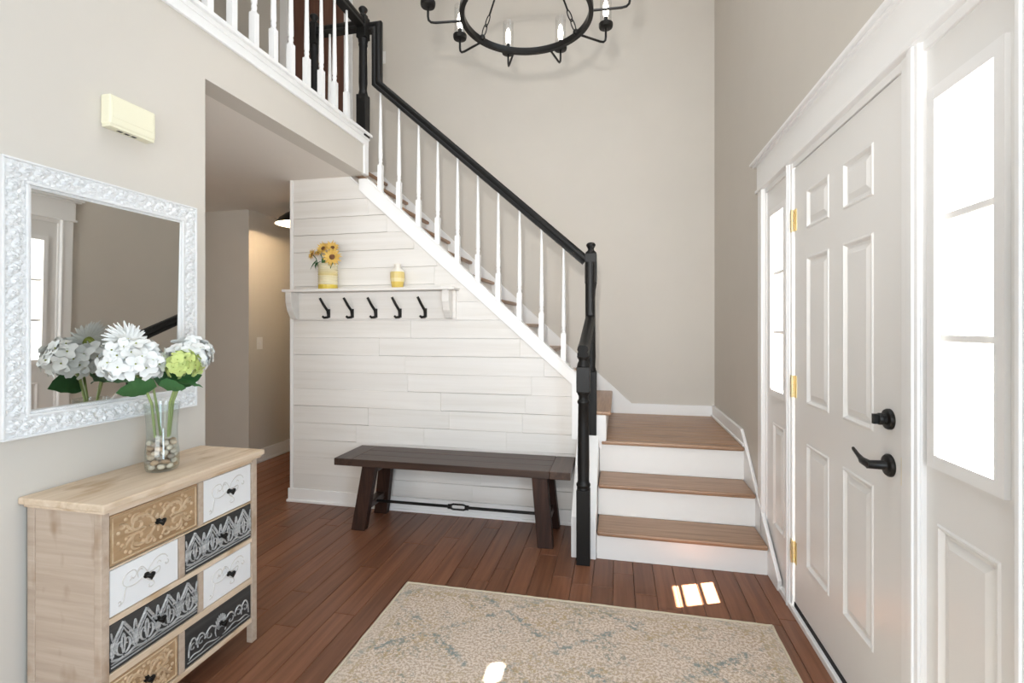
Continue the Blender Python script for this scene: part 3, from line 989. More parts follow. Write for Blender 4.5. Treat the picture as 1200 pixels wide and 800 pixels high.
for dz in (-.0165, .0165):
    tb.tube([(-1.068, 3.035, .139 + dz * .6), (-1.050, 3.035, .139 + dz), (-.980, 3.035, .139 + dz), (-.962, 3.035, .139 + dz * .6)], .0065, 8)
tb.build('turnbuckle', m_bmetal, bn, smooth=True)

# ================================================================== RUG
m_rug = mat('faded_rug_pile', (.45, .41, .34), .95, 0, .1)
n, l = nt(m_rug)
tc = n.new('ShaderNodeTexCoord')
def N(kind, **kw):
    q = n.new(kind)
    for a, b in kw.items(): setattr(q, a, b)
    return q
def math_(op, a, b=None, c=None):
    q = N('ShaderNodeMath', operation=op)
    for i, t in enumerate((a, b, c)):
        if t is None: continue
        if isinstance(t, (int, float)): q.inputs[i].default_value = t
        else: l.new(t, q.inputs[i])
    return q.outputs[0]
def noise_(scale, det=4, rough=.6, off=0):
    q = N('ShaderNodeTexNoise'); q.inputs['Scale'].default_value = scale; q.inputs['Detail'].default_value = det; q.inputs['Roughness'].default_value = rough
    mp = N('ShaderNodeMapping'); mp.inputs['Location'].default_value = (off, off * .7, 0)
    l.new(tc.outputs['Object'], mp.inputs[0]); l.new(mp.outputs[0], q.inputs['Vector'])
    return q.outputs['Fac']
def mixc(fac, a, b):
    q = N('ShaderNodeMix', data_type='RGBA')
    l.new(fac, q.inputs['Factor'])
    for s, t in (('A', a), ('B', b)):
        k = [i for i in q.inputs if i.name == s and i.type == 'RGBA'][0]
        if isinstance(t, tuple): k.default_value = (*t, 1)
        else: l.new(t, k)
    return [o for o in q.outputs if o.type == 'RGBA'][0]
def smooth_(v, lo, hi):
    q = N('ShaderNodeMapRange', interpolation_type='SMOOTHSTEP')
    q.inputs['From Min'].default_value = lo; q.inputs['From Max'].default_value = hi
    l.new(v, q.inputs['Value']); return q.outputs[0]
sp = N('ShaderNodeSeparateXYZ'); l.new(tc.outputs['Object'], sp.inputs[0])
wob = math_('MULTIPLY', math_('SUBTRACT', noise_(9, 3), .5), .05)
X_ = math_('SNAP', math_('ADD', math_('ADD', sp.outputs['X'], wob), 3.0 + .115), .011); Y_ = math_('SNAP', math_('ADD', sp.outputs['Y'], 3.0 + .11), .016)
def lattice(px, py, w, sx=0):
    out = None
    for sgn in (1, -1):
        t = math_('ADD', math_('DIVIDE', math_('ADD', X_, sx), px), math_('MULTIPLY', math_('DIVIDE', Y_, py), sgn))
        d = math_('ABSOLUTE', math_('SUBTRACT', math_('FRACT', t), .5))
        s = math_('SUBTRACT', 1.0, smooth_(d, w * .5, w))
        out = s if out is None else math_('MAXIMUM', out, s)
    return out
lat = lattice(.56, .44, .055)
lat2 = lattice(.187, .147, .09)
speck = noise_(95, 2, .7); patch = noise_(5.5, 4, .65, 5); patch2 = noise_(4.0, 4, .6, 11); fine = noise_(60, 3, .7, 3); fine2 = noise_(48, 3, .75, 8)
col = mixc(smooth_(speck, .42, .58), (.455, .355, .275), (.70, .595, .495))
col = mixc(math_('MULTIPLY', smooth_(fine2, .50, .60), math_('MULTIPLY', smooth_(patch2, .42, .60), .75)), col, (.40, .29, .145))
col = mixc(math_('MULTIPLY', smooth_(fine, .52, .60), math_('MULTIPLY', smooth_(patch, .46, .62), .85)), col, (.26, .26, .22))
col = mixc(math_('MULTIPLY', lat2, math_('MULTIPLY', smooth_(fine, .50, .60), math_('MULTIPLY', smooth_(patch2, .50, .62), .7))), col, (.29, .29, .25))
col = mixc(math_('MULTIPLY', lat, math_('MULTIPLY', smooth_(fine, .42, .58), math_('MULTIPLY', smooth_(patch, .41, .53), .9))), col, (.225, .255, .24))
# border band
bx = math_('MINIMUM', math_('SUBTRACT', .855, math_('ABSOLUTE', sp.outputs['X'])), math_('SUBTRACT', 1.22, math_('ABSOLUTE', sp.outputs['Y'])))
edge = math_('MULTIPLY', math_('LESS_THAN', bx, .075), math_('GREATER_THAN', bx, .055))
col = mixc(math_('MULTIPLY', edge, math_('MULTIPLY', smooth_(fine2, .42, .55), .55)), col, (.42, .33, .20))
col = mixc(math_('MULTIPLY', math_('LESS_THAN', bx, .055), .3), col, (.58, .50, .41))
l.new(col, n['Principled BSDF'].inputs['Base Color'])
bp = N('ShaderNodeBump'); bp.inputs['Strength'].default_value = .8; bp.inputs['Distance'].default_value = .004
l.new(noise_(160, 3, .7), bp.inputs['Height']); l.new(bp.outputs[0], n['Principled BSDF'].inputs['Normal'])
rx0, rx1, ry0, ry1 = -1.050, .665, -.11, 2.330
rc_ = ((rx0 + rx1) / 2, (ry0 + ry1) / 2, 0)
rug = thing('rug', 'faded cream rug with worn blue grey lattice on the wood floor', 'rug', rc_)
g = M(); v = []; f = []
random.seed(5)
nx, ny = 70, 98
for i in range(nx + 1):
    for j in range(ny + 1):
        ex = .0025 * math.sin(j * 1.9) + random.uniform(-.001, .001) if i in (0, nx) else 0
        ey = .0025 * math.sin(i * 1.7) + random.uniform(-.001, .001) if j in (0, ny) else 0
        e_ = i in (0, nx) or j in (0, ny)
        v.append((rx0 + (rx1 - rx0) * i / nx + ex, ry0 + (ry1 - ry0) * j / ny + ey, .004 if e_ else .0105 + random.uniform(-.0006, .0006)))
for i in range(nx):
    for j in range(ny):
        a = i * (ny + 1) + j
        f.append((a, a + ny + 1, a + ny + 2, a + 1))
g.add(v, f).box(rx0 + .002, rx1 - .002, ry0 + .002, ry1 - .002, .0006, .0055)
g.build('pile', m_rug, rug, smooth=True)
bd = M()
m_bind = mat('rug_binding', (.55, .48, .36), .95)
for side in range(4):
    pts = []
    for k in range(61):
        t = k / 60
        jj = random.uniform(-.0016, .0016)
        if side == 0: pts.append((rx0 + (rx1 - rx0) * t, ry1 + jj, .0055))
        elif side == 1: pts.append((rx0 + (rx1 - rx0) * t, ry0 + jj, .0055))
        elif side == 2: pts.append((rx0 + jj, ry0 + (ry1 - ry0) * t, .0055))
        else: pts.append((rx1 + jj, ry0 + (ry1 - ry0) * t, .0055))
    bd.tube(pts, .0052, 6)
bd.build('binding', m_bind, rug, smooth=True)

# ================================================================== MIRROR
mi = thing('wall_mirror', 'white floral carved wall mirror above the chest of drawers', 'mirror', (XL, 1.418, .979))
my0, my1, mz0, mz1 = 1.079, 1.757, .979, 1.825
fw = .078
yc_, zc_ = (my0 + my1) / 2, (mz0 + mz1) / 2
gx = lambda y, z: XL + .0125 + .014 * (y - yc_) + .015 * (z - zc_)      # the glass sits a trifle askew in its rebate
gq = [(my0 + fw - .008, mz0 + fw - .008), (my1 - fw + .008, mz0 + fw - .008), (my1 - fw + .008, mz1 - fw + .008), (my0 + fw - .008, mz1 - fw + .008)]
M().add([(gx(y, z) - .002, y, z) for y, z in gq] + [(gx(y, z), y, z) for y, z in gq], [(3, 2, 1, 0), (4, 5, 6, 7), (0, 1, 5, 4), (1, 2, 6, 5), (2, 3, 7, 6), (3, 0, 4, 7)]).build('mirror_glass', m_mirror, mi)
M().box(XL + .0005, XL + .0025, my0 + .004, my1 - .004, mz0 + .004, mz1 - .004).build('backing', m_frame, mi)
def carved(ny_, nz_, ya, yb, za, zb, seed):
    """strip of the frame: a height field of roses and leaves"""
    rnd = random.Random(seed)
    W, Hh = yb - ya, zb - za
    L = max(W, Hh); sw = min(W, Hh)
    fl_ = []
    nfl = int(L / .036)
    for k in range(nfl):
        u_ = (k + .5) / nfl * L; w_ = sw * .5 + rnd.uniform(-.006, .006)
        fl_.append((u_, w_, .0155 + rnd.uniform(-.002, .002), rnd.uniform(0, 6)))
        for s in (-1, 1):
            fl_.append((u_ + .018 + rnd.uniform(-.003, .003), sw * .5 + s * .014 + rnd.uniform(-.003, .003), .0095, rnd.uniform(0, 6)))
            fl_.append((u_ + .010, sw * .5 + s * .025, .0065, rnd.uniform(0, 6)))
            fl_.append((u_ + .002, sw * .5 + s * .024, .007, rnd.uniform(0, 6)))
    v = []; f = []
    for i in range(ny_ + 1):
        for j in range(nz_ + 1):
            yy, zz = ya + W * i / ny_, za + Hh * j / nz_
            u_, w_ = (yy - ya, zz - za) if W > Hh else (zz - za, yy - ya)
            hh = 0
            for (fu, fw_, fr, ph) in fl_:
                du, dw = u_ - fu, w_ - fw_
                if abs(du) > fr * 1.2 or abs(dw) > fr * 1.2: continue
                r_ = math.hypot(du, dw) / fr
                if r_ > 1.15: continue
                th = math.atan2(dw, du)
                ph_ = .5 + .5 * math.cos(5 * th + ph + 5 * r_)
                b = (1 - r_ ** 3) if r_ < 1 else 0
                hh = max(hh, max(0, b) * (.50 + .5 * ph_) * min(1, fr / .015) - (.35 if .25 < r_ < .36 else 0))
            v.append((XL + .024 + .0105 * hh, yy, zz))
    for i in range(ny_):
        for j in range(nz_):
            a = i * (nz_ + 1) + j
            f.append((a, a + nz_ + 1, a + nz_ + 2, a + 1))
    return M().add(v, f)
ib = .017     # plain inner moulding
ob_ = .007
strips = [('top', my0 + ob_, my1 - ob_, mz1 - fw + ib, mz1 - ob_), ('bot', my0 + ob_, my1 - ob_, mz0 + ob_, mz0 + fw - ib), ('l', my0 + ob_, my0 + fw - ib, mz0 + fw - ib, mz1 - fw + ib), ('r', my1 - fw + ib, my1 - ob_, mz0 + fw - ib, mz1 - fw + ib)]
for q, (nm, ya, yb, za, zb) in enumerate(strips):
    ny_, nz_ = int((yb - ya) / .0020), int((zb - za) / .0020)
    carved(ny_, nz_, ya, yb, za, zb, 40 + q).build('carved_rail', m_frame, mi, smooth=True)
def frame_ring(a, b, x0, x1):
    m = M()
    m.box(x0, x1, my0 + a, my1 - a, mz1 - b, mz1 - a).box(x0, x1, my0 + a, my1 - a, mz0 + a, mz0 + b)
    m.box(x0, x1, my0 + a, my0 + b, mz0 + b, mz1 - b).box(x0, x1, my1 - b, my1 - a, mz0 + b, mz1 - b)
    return m
frame_ring(0, ob_, XL + .002, XL + .031).build('outer_moulding', m_frame, mi, bevel=.002)
frame_ring(fw - ib, fw - ib * .45, XL + .006, XL + .030).build('inner_moulding', m_frame, mi, bevel=.0025)
frame_ring(fw - ib * .45, fw, XL + .006, XL + .022).build('inner_lip', m_frame, mi, bevel=.002)
rope = M()
for k in range(64):
    t = k / 63
    for zz in (mz1 - fw + ib * .28, mz0 + fw - ib * .28):
        rope.ball((XL + .022, my0 + fw + (my1 - my0 - 2 * fw) * t, zz), (.003, .0045, .003), 6, 4)
for k in range(80):
    t = k / 79
    for yy in (my0 + fw - ib * .28, my1 - fw + ib * .28):
        rope.ball((XL + .022, yy, mz0 + fw + (mz1 - mz0 - 2 * fw) * t), (.003, .003, .0045), 6, 4)
tag(rope.build('rope_bead', m_frame, mi, smooth=True), kind='stuff')

# door chime box
chm = thing('door_chime', 'ivory door chime box on the wall above the mirror', 'door chime', (XL, 1.466, 2.03))
M().box(XL, XL + .043, 1.378, 1.553, 2.036, 2.142).build('cover', m_chime, chm, bevel=.006)
M().box(XL + .043, XL + .0445, 1.388, 1.543, 2.062, 2.134).build('face_plate', m_chime, chm, bevel=.001)
M().box(XL + .002, XL + .040, 1.382, 1.549, 2.028, 2.037).build('base', m_chime, chm)
for k in range(3): M().box(XL + .012, XL + .024, 1.425 + .026 * k, 1.442 + .026 * k, 2.0272, 2.0285).build('slot', m_dark, chm)

# ================================================================== CHEST OF DRAWERS
cs = thing('chest_of_drawers', 'bleached wood chest of carved mismatched drawers below the mirror', 'chest', (-1.63, 1.46, 0))
XF = -1.488
cx0, cy0, cy1 = -1.772, 1.152, 1.782
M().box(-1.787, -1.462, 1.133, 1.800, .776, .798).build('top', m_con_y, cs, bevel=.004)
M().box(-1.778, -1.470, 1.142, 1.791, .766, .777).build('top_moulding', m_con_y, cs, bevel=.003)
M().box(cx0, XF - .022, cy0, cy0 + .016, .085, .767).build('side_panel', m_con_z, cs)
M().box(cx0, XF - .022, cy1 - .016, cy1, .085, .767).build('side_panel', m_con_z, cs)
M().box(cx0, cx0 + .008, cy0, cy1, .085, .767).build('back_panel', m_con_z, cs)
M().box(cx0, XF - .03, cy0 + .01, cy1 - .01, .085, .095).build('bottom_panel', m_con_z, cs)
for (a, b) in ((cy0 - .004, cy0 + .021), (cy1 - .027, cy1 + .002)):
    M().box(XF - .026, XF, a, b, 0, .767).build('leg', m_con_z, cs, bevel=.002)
    M().box(cx0, cx0 + .028, a, b, 0, .767).build('leg', m_con_z, cs, bevel=.002)
rows = [(.592, .749), (.440, .584), (.274, .420), (.106, .248)]
cols = [(1.175, 1.491, 1.515, 1.754), (1.175, 1.411, 1.436, 1.754), (1.175, 1.491, 1.515, 1.754), (1.175, 1.411, 1.436, 1.754)]
zl = [.767] + [z for r in rows for z in (r[1], r[0])] + [.085]
for i in range(0, len(zl), 2):
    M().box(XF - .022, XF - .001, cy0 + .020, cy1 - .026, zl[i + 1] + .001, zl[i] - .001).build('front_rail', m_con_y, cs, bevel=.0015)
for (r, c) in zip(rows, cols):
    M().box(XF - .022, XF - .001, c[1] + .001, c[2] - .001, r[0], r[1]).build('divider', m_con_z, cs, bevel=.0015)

XD = XF - .004
def ribbon(m, pts, w, hgt, taper=True):
    """raised carved line on the drawer face; pts are (y, z)"""
    n_ = len(pts); v = []; f = []
    for i, p in enumerate(pts):
        a, b = pts[max(i - 1, 0)], pts[min(i + 1, n_ - 1)]
        dy, dz = b[0] - a[0], b[1] - a[1]
        q = math.hypot(dy, dz) or 1
        ny_, nz_ = -dz / q, dy / q
        t = i / (n_ - 1)
        ww = w * (.45 + .55 * math.sin(PI * min(1, max(0, t)))) if taper else w
        v += [(XD, p[0] - ny_ * ww / 2, p[1] - nz_ * ww / 2), (XD + hgt, p[0] - ny_ * ww * .18, p[1] - nz_ * ww * .18), (XD + hgt, p[0] + ny_ * ww * .18, p[1] + nz_ * ww * .18), (XD, p[0] + ny_ * ww / 2, p[1] + nz_ * ww / 2)]
    for i in range(n_ - 1):
        for k in range(3): f.append((i * 4 + k, i * 4 + k + 1, i * 4 + k + 5, i * 4 + k + 4))
    m.add(v, f)
def spiral(cy, cz, r0, r1, a0, a1, n_=22): return [(cy + (r0 + (r1 - r0) * i / n_) * math.cos(a0 + (a1 - a0) * i / n_), cz + (r0 + (r1 - r0) * i / n_) * math.sin(a0 + (a1 - a0) * i / n_)) for i in range(n_ + 1)]
def bez(p0, p1, p2, p3, n_=16):
    o = []
    for i in range(n_ + 1):
        t = i / n_; u = 1 - t
        o.append(tuple(u ** 3 * a + 3 * u * u * t * b + 3 * u * t * t * c + t ** 3 * d for a, b, c, d in zip(p0, p1, p2, p3)))
    return o
def boss(m, y, z, r, hgt): m.ball((XD, y, z), (hgt, r, r), 8, 5)
def scroll_tan(m, y0, y1, z0, z1):
    cy, cz, w, h = (y0 + y1) / 2, (z0 + z1) / 2, (y1 - y0) / 2, (z1 - z0) / 2
    T = lambda u, v: (cy + u * w, cz + v * h)
    for sx in (-1, 1):
        for sz in (-1, 1):
            ribbon(m, [(cy + sx * a, cz + sz * b) for a, b in bez((w * .08, h * .1), (w * .25, h * .95), (w * .62, h * .9), (w * .62, h * .25))], .0115, .0055)
            ribbon(m, [(cy + sx * (a - cy), cz + sz * (b - cz)) for a, b in spiral(cy + w * .47, cz + h * .33, w * .15, w * .03, 0, -4.6)], .0105, .0055)
            ribbon(m, [(cy + sx * a, cz + sz * b) for a, b in bez((w * .5, h * .05), (w * .7, h * .05), (w * .72, h * .75), (w * .9, h * .62))], .0095, .005)
            ribbon(m, [(cy + sx * (a - cy), cz + sz * (b - cz)) for a, b in spiral(cy + w * .85, cz + h * .48, w * .075, w * .015, 1.4, 6.2)], .0085, .005)
            ribbon(m, [(cy + sx * a, cz + sz * b) for a, b in bez((w * .1, h * .75), (w * .2, h * .35), (w * .3, h * .5), (w * .28, h * .78))], .009, .005)
            ribbon(m, [(cy + sx * (a - cy), cz + sz * (b - cz)) for a, b in spiral(cy + w * .24, cz + h * .66, w * .11, w * .03, 3.4, -1.6)], .008, .0045)
            ribbon(m, [(cy + sx * a, cz + sz * b) for a, b in bez((w * .30, h * .02), (w * .42, h * .18), (w * .55, h * .02), (w * .74, h * .12))], .009, .0045)
            ribbon(m, [(cy + sx * a, cz + sz * b) for a, b in bez((w * .62, h * .45), (w * .66, h * .70), (w * .58, h * .92), (w * .46, h * .88))], .008, .0045)
            for (u, v) in ((.36, .62), (.74, .18), (.76, .80), (.18, .52), (.92, .25), (.52, .62), (.66, .92), (.08, .88)):
                boss(m, cy + sx * u * w, cz + sz * v * h, .0062, .0040)
    for k in range(8):
        a = PI / 4 * k
        ribbon(m, [(cy + .012 * math.cos(a), cz + .012 * math.sin(a)), (cy + .02 * math.cos(a + .15), cz + .02 * math.sin(a + .15)), (cy + .030 * math.cos(a), cz + .030 * math.sin(a))], .012, .0036)
def scroll_white(m, y0, y1, z0, z1):
    cy, cz, w, h = (y0 + y1) / 2, (z0 + z1) / 2, (y1 - y0) / 2, (z1 - z0) / 2
    q = lambda *P_: bez(*[(cy + a * w, cz + b * h) for a, b in P_])
    t = .0042; hh = .0020
    for P_ in (((-.85, -.78), (-.62, -.85), (-.70, -.25), (-.60, -.05)), ((-.60, -.05), (-.85, .25), (-.68, .75), (-.35, .62)), ((-.60, -.05), (-.35, -.25), (-.15, -.02), (-.02, .18)),
               ((-.25, .12), (-.35, .62), (-.12, .85), (.02, .22)), ((.02, .15), (.22, .85), (.62, .85), (.70, .45)), ((.06, .12), (.30, .05), (.52, .35), (.42, -.05)),
               ((0, -.05), (.02, -.35), (.28, -.35), (.25, -.62)), ((.25, -.62), (.15, -.8), (.02, -.65), (.10, -.5)), ((.42, -.05), (.34, -.22), (.20, -.12), (.24, .0))):
        ribbon(m, q(*P_), t, hh)
    ribbon(m, spiral(cy - .42 * w, cz + .38 * h, .17 * w, .03 * w, 2.2, -3.6), t, hh)
    ribbon(m, spiral(cy + .66 * w, cz + .18 * h, .09 * w, .02 * w, 1.4, -3.8), t, hh)
    ribbon(m, spiral(cy - .82 * w, cz - .68 * h, .07 * w, .02 * w, -1.6, 3), t, hh)
    for (a, b) in ((-.52, .18), (-.25, .42), (.34, .36), (.12, -.28)): ribbon(m, q((a, b), (a + .03, b + .12), (a + .12, b + .12), (a + .13, b)), t, hh)
def scroll_black(m, y0, y1, z0, z1, arches=4):
    w, h = (y1 - y0) / arches, z1 - z0
    for k in range(arches):
        cy = y0 + w * (k + .5)
        for s in (-1, 1):
            q = lambda *P_: bez(*[(cy + s * a * w, z0 + b * h) for a, b in P_])
            ribbon(m, q((.40, .60), (.47, .70), (.45, .80), (.5, .86)), .006, .0035)
            ribbon(m, q((.22, .60), (.30, .74), (.38, .66), (.34, .56)), .006, .0035)
            ribbon(m, q((.5, .36), (.46, .46), (.5, .56), (.47, .62)), .0055, .0034)
            ribbon(m, q((.48, .30), (.50, .62), (.22, .70), (0, .97)), .0085, .0045, False)
            ribbon(m, q((.40, .28), (.40, .55), (.18, .60), (0, .84)), .0050, .0035)
            ribbon(m, q((.05, .22), (.32, .24), (.34, .50), (.16, .54)), .0075, .0042)
            ribbon(m, q((.16, .54), (.05, .54), (.07, .40), (.16, .43)), .0060, .0036)
            ribbon(m, q((.02, .24), (.05, .40), (.12, .58), (0, .70)), .0060, .0036)
            ribbon(m, q((.46, .24), (.44, .36), (.36, .40), (.30, .32)), .0070, .004)
            ribbon(m, q((0, .16), (.2, .10), (.36, .22), (.5, .20)), .0075, .004, False)
        boss(m, cy, z0 + .30 * h, .005, .0035)
        boss(m, cy, z0 + .62 * h, .0035, .003)
    ribbon(m, [(y0, z0 + .055 * h), (y1, z0 + .055 * h)], .0045, .003, False)
    ribbon(m, [(y0, z0 + .125 * h), (y1, z0 + .125 * h)], .0035, .003, False)
def scroll_shell(m, y0, y1, z0, z1):
    cy, w, h = (y0 + y1) / 2, (y1 - y0) / 2, z1 - z0
    for k in range(9):
        a = PI / 2 + (k - 4) * .24
        ribbon(m, [(cy + .012 * math.cos(a), z0 + .30 * h + .012 * math.sin(a)), (cy + .03 * math.cos(a), z0 + .30 * h + .05 * math.sin(a)), (cy + .034 * math.cos(a), z0 + .30 * h + .062 * math.sin(a))], .0058, .0036)
    for s in (-1, 1):
        q = lambda *P_: bez(*[(cy + s * a * w, z0 + b * h) for a, b in P_])
        ribbon(m, q((.20, .55), (.30, .72), (.42, .60), (.50, .40)), .0055, .0036, False)
        ribbon(m, q((.46, .40), (.52, .72), (.70, .72), (.75, .42)), .0055, .0036, False)
        ribbon(m, q((.70, .30), (.72, .80), (.97, .80), (.96, .20)), .0055, .0036, False)
        ribbon(m, [(cy + s * (a - cy), b) for a, b in spiral(cy + .33 * w, z0 + .40 * h, .10 * w, .02 * w, 1.0, -4.2)], .0048, .0032)
        ribbon(m, [(cy + s * (a - cy), b) for a, b in spiral(cy + .60 * w, z0 + .42 * h, .10 * w, .02 * w, 2.0, -3.2)], .0048, .0032)
        ribbon(m, [(cy + s * (a - cy), b) for a, b in spiral(cy + .84 * w, z0 + .42 * h, .09 * w, .02 * w, 2.0, -3.6)], .0048, .0032)
        ribbon(m, q((.05, .12), (.30, .10), (.40, .30), (.55, .18)), .0048, .0032)
        ribbon(m, q((.55, .18), (.70, .08), (.80, .28), (.95, .10)), .0048, .0032)
        ribbon(m, q((.14, .20), (.22, .40), (.12, .52), (.10, .60)), .0048, .0032)
    ribbon(m, [(y0, z0 + .04 * h), (y1, z0 + .04 * h)], .004, .003, False)
def knob(parent, y, z):
    k = M()
    k.lathe([(.010, 0), (.010, .003), (.006, .005), (.006, .016)], (XD, y, z), 12, Matrix.Rotation(R(90), 4, 'Y'))
    # heart-shaped head
    v = []; f = []; n_ = 24
    for lay, (sc, dx) in enumerate(((.55, .014), (1, .017), (1, .023), (.6, .027))):
        for i in range(n_):
            t = 2 * PI * i / n_
            hy = 16 * math.sin(t) ** 3 / 17; hz = (13 * math.cos(t) - 5 * math.cos(2 * t) - 2 * math.cos(3 * t) - math.cos(4 * t)) / 17
            v.append((XD + dx, y + hy * .0138 * sc, z + .001 + hz * .0138 * sc))
    for a in range(3):
        for i in range(n_):
            j = (i + 1) % n_
            f.append((a * n_ + i, a * n_ + j, (a + 1) * n_ + j, (a + 1) * n_ + i))
    f.append(tuple(range(n_))); f.append(tuple(3 * n_ + i for i in range(n_)))
    k.add(v, f).build('knob', m_bmetal, parent, smooth=50)
DR = [(0, 0, 'tan'), (0, 1, 'white'), (1, 0, 'white'), (1, 1, 'black'), (2, 0, 'black'), (2, 1, 'white'), (3, 0, 'tan'), (3, 1, 'shell')]
for (r, c, kind) in DR:
    z0, z1 = rows[r]; y0, y1 = cols[r][2 * c], cols[r][2 * c + 1]
    bm_, cm_ = {'tan': (m_tan, m_tan_l), 'white': (m_wdraw, m_wcarve), 'black': (m_bdraw, m_bcarve), 'shell': (m_bdraw, m_bcarve)}[kind]
    d = M().box(XF - .20, XD, y0 + .002, y1 - .002, z0 + .002, z1 - .002).build('drawer', bm_, cs, bevel=.0012)
    d['label'] = {'tan': 'tan drawer with raised scroll carving', 'white': 'white drawer with thin scroll lines', 'black': 'black drawer with white rubbed arch carving', 'shell': 'black drawer with white rubbed shell carving'}[kind]
    cm = M()
    a, b, c0, d0 = y0 + .010, y1 - .010, z0 + .010, z1 - .010
    if kind == 'tan':
        scroll_tan(cm, a + .006, b - .006, c0 + .006, d0 - .006)
        for (p, q) in (((a, c0), (b, c0)), ((a, d0), (b, d0)), ((a, c0), (a, d0)), ((b, c0), (b, d0))): ribbon(cm, [p, q], .005, .0032, False)
    elif kind == 'white': scroll_white(cm, a, b, c0, d0)
    elif kind == 'black': scroll_black(cm, a - .006, b + .006, c0 - .004, d0 + .004, 4 if y1 - y0 < .318 else 4)
    else: scroll_shell(cm, a, b, c0, d0)
    cm.build('carving', cm_, d)
    knob(d, (y0 + y1) / 2, (z0 + z1) / 2 + .002)

# ================================================================== FLOWER VASE ON THE CHEST
GX, GY, GZ = -1.617, 1.462, .798
prof_o = [(.0, .0005), (.040, .0005), (.048, .004), (.052, .014), (.0535, .035), (.0525, .07), (.049, .10), (.0475, .14), (.049, .18), (.0525, .215), (.0565, .243)]
prof_i = [(.0545, .243), (.0505, .215), (.047, .18), (.0455, .14), (.047, .10), (.0505, .07), (.0515, .035), (.050, .016), (.045, .009), (.0, .008)]
vz = thing('glass_vase', 'clear glass vase of hydrangeas and pebbles on the chest of drawers', 'vase', (GX, GY, GZ))
M().lathe(prof_o + prof_i, (GX, GY, GZ), 40, cap=False).build('vessel', m_vglass, vz, smooth=True)
random.seed(14)
pcols = [(.52, .36, .24), (.58, .45, .34), (.38, .25, .16), (.60, .52, .43), (.30, .25, .21), (.66, .58, .48)]
pm_ = [mat('pebble_%s' % nme, c, .45) for nme, c in zip(('tan', 'buff', 'brown', 'cream', 'grey', 'ivory'), pcols)]
pmesh = [M().ball((0, 0, 0), (.0145 * a, .0115 * b, .0095 * c_), 12, 8).mesh('pebble', pm_[i], smooth=True) for i, (a, b, c_) in enumerate(((1, 1, 1), (.9, 1.1, 1), (1.1, .95, .9), (.85, 1, 1.1), (1, 1.1, 1), (.9, .9, 1)))]
cnt = 0
plabs = ['%s rounded pebble among the stones in the flower vase' % c for c in ('tan', 'pale buff', 'dark brown', 'cream', 'grey', 'ivory')]
for lay in range(6):
    z = GZ + .019 + lay * .0165
    for (nr, rr) in ((7, .0365), (3, .0145)):
        for k in range(nr):
            a = 2 * PI * (k + .5 * (lay % 2)) / nr + random.uniform(-.1, .1)
            pi = random.randrange(6)
            q = inst(pmesh[pi], 'pebble', None, (GX + rr * math.cos(a), GY + rr * math.sin(a), z + random.uniform(-.001, .001)), (random.uniform(-.3, .3), random.uniform(-.3, .3), a + PI / 2 + random.uniform(-.3, .3)))
            tag(q, plabs[pi], 'pebble', plabs[pi].split(' rounded')[0] + ' pebbles in the glass vase')

VR = Vector((.67, .74, 0)); VT = Vector((.74, -.67, 0))      # to the right in the photo, towards the viewer


def at(r, t, z): return Vector((GX, GY, 0)) + VR * r + VT * t + Vector((0, 0, z))


def big_leaf(o, d, roll, L, W, droop):
    m = M(); v = []; f = []
    mt = Vector(d).normalized().to_track_quat('X', 'Z').to_matrix().to_4x4() @ Matrix.Rotation(roll, 4, 'X')
    n_ = 9
    for i in range(n_ + 1):
        t = i / n_
        w = W * (math.sin(PI * t ** .75) ** .8 if 0 < t < 1 else .02)
        for s in (-1, -.5, 0, .5, 1):
            v.append(mt @ Vector((L * t, s * w / 2, -droop * t * t + .10 * abs(s) * w + .003 * math.sin(t * 22) * abs(s))) + Vector(o))
    for i in range(n_):
        for s in range(4):
            a = i * 5 + s
            f.append((a, a + 1, a + 6, a + 5))
    return m.add(v, f)


def hydrangea(name, label, c, rad, pmat, nfl, psz, base, leaves, seed, flat=.85):
    rnd = random.Random(seed)
    t = thing(name, label, 'flower', tuple(c))
    hm = M(); em = M()
    for k in range(nfl):
        zz = 1 - (k + .5) / nfl * 1.55
        a = k * 2.39996
        s = math.sqrt(max(0, 1 - zz * zz))
        d = Vector((s * math.cos(a), s * math.sin(a), zz)).normalized()
        o = c + Vector((d.x, d.y, d.z * flat)) * rad * rnd.uniform(.82, 1.06)
        mt = frame_to(d + Vector((rnd.uniform(-.45, .45), rnd.uniform(-.45, .45), rnd.uniform(-.2, .4))), rnd.uniform(0, 6))
        for q in range(4):
            petal(hm, tuple(o), mt @ Matrix.Rotation(PI / 2 * q, 4, 'Z'), psz * rnd.uniform(.85, 1.1), psz * .95, psz * rnd.uniform(.1, .6), -psz * rnd.uniform(.1, .35), 3, 1.2)
        em.ball(tuple(o + d * psz * .1), psz * .09, 6, 4)
    hm.ball(tuple(c), (rad * .66, rad * .66, rad * .66 * flat), 14, 8)
    hd_ = hm.build('flower_head', pmat, t, smooth=True)
    tag(em.build('floret_eye', m_calyx, hd_), kind='stuff')
    b = Vector(base)
    mid = (c + b) / 2 + Vector((b.x - GX, b.y - GY, 0)) * -.2
    nk = Vector((GX + (c.x - GX) * .38, GY + (c.y - GY) * .38, GZ + .245))
    M().tube([c - Vector((0, 0, rad * .4)), (c + nk) / 2, nk, (nk + b) / 2, b], [.005, .0048, .0046, .0046, .0046], 8).build('stem', m_stem, t, smooth=True)
    for (o, d, roll, L, W, dr) in leaves: big_leaf(o, d, roll, L, W, dr).build('leaf', m_leaf, t, smooth=True)
    return t


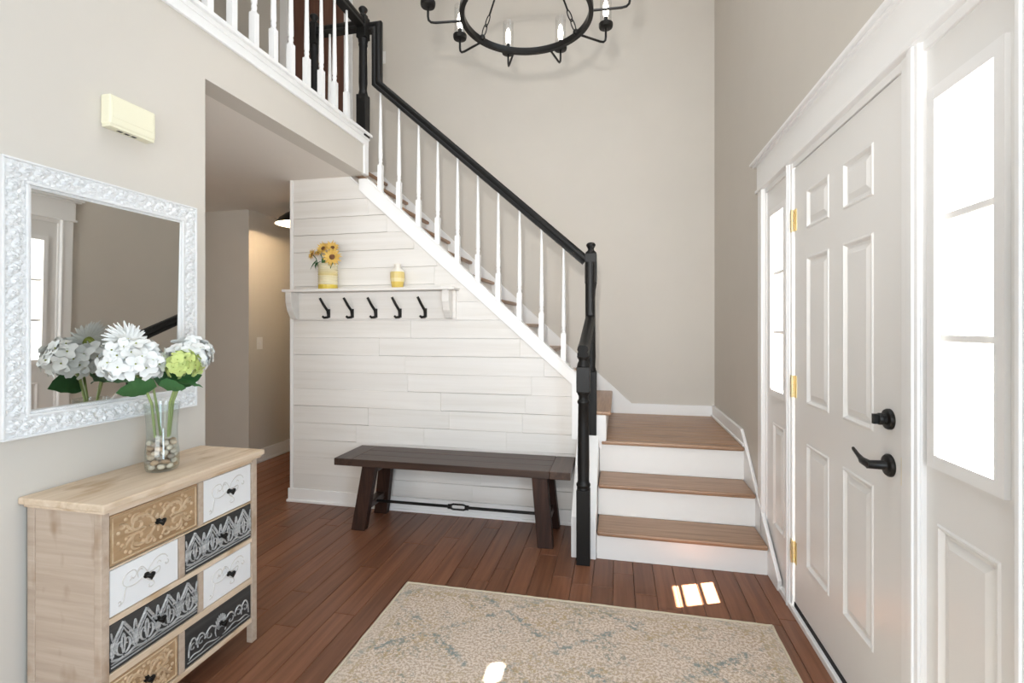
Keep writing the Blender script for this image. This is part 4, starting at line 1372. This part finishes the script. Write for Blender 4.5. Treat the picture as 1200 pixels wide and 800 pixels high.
zb_ = GZ + .122
hydrangea('white_hydrangea', 'large white hydrangea at the front left of the glass vase', at(-.080, .030, 1.195), .084, m_petal, 60, .033, at(-.020, .012, zb_),
          [(at(-.015, .03, 1.105), tuple(-VR * .9 + VT * .35 + Vector((0, 0, .02))), 1.0, .125, .085, .02), (at(-.01, .05, 1.110), tuple(VR * .9 + VT * .5 + Vector((0, 0, -.05))), -.95, .095, .060, .01)], 1)
hydrangea('white_hydrangea', 'white hydrangea at the back right of the vase behind the lime one', at(.088, -.035, 1.205), .068, m_petal, 48, .030, at(.022, -.012, zb_),
          [(at(.025, .0, 1.10), tuple(VR * .9 - VT * .2 + Vector((0, 0, .40))), .9, .11, .07, .02)], 2)
hydrangea('lime_hydrangea', 'small lime green hydrangea at the right front of the glass vase', at(.062, .045, 1.178), .050, m_petal_g, 34, .024, at(.018, .022, zb_),
          [(at(.02, .05, 1.122), tuple(VR * .8 + VT * .3 + Vector((0, 0, .02))), .3, .105, .042, .030)], 3)
# gerbera facing the room, its back towards the mirror
gc = Vector((-1.688, 1.395, 1.262))
gd = Vector((.93, -.12, .34)).normalized()
gt = thing('white_gerbera', 'white daisy with long narrow petals rising behind the front hydrangea', 'flower', tuple(gc))
gp = M(); rnd = random.Random(9)
mt = frame_to(gd)
for lay, (cn, L, lift) in enumerate(((26, .074, .0), (24, .066, .25), (18, .05, .6))):
    for k in range(cn):
        petal(gp, tuple(gc), mt @ Matrix.Rotation(2 * PI * (k + .33 * lay) / cn + rnd.uniform(-.05, .05), 4, 'Z') @ Matrix.Translation((.010, 0, .002 * lay)), L * rnd.uniform(.9, 1.06), .0165, lift * L * .6, -L * rnd.uniform(.05, .2), 4, .5)
gp.build('petals', m_petal, gt)
M().ball(tuple(gc + gd * .004), (.015, .015, .007), 12, 6, mt).build('flower_disk', m_calyx, gt, smooth=True)
M().lathe([(.004, -.028), (.013, -.020), (.018, -.006), (.019, .0)], tuple(gc), 14, mt).build('calyx', m_calyx, gt, smooth=True)
M().tube([gc - gd * .02, gc - gd * .035 - Vector((0, 0, .03)), at(-.03, -.035, 1.12), at(-.018, -.022, GZ + .245), at(-.004, -.02, zb_)], .0042, 8).build('stem', m_stem, gt, smooth=True)
big_leaf(at(-.01, -.04, 1.10), tuple(VR * .55 - VT * .15 + Vector((0, 0, .85))), 1.2, .13, .09, .02).build('leaf', m_leaf, gt, smooth=True)
big_leaf(at(-.03, -.03, 1.12), tuple(-VR * .9 - VT * .2 + Vector((0, 0, .2))), .6, .13, .08, .03).build('leaf', m_leaf, gt, smooth=True)
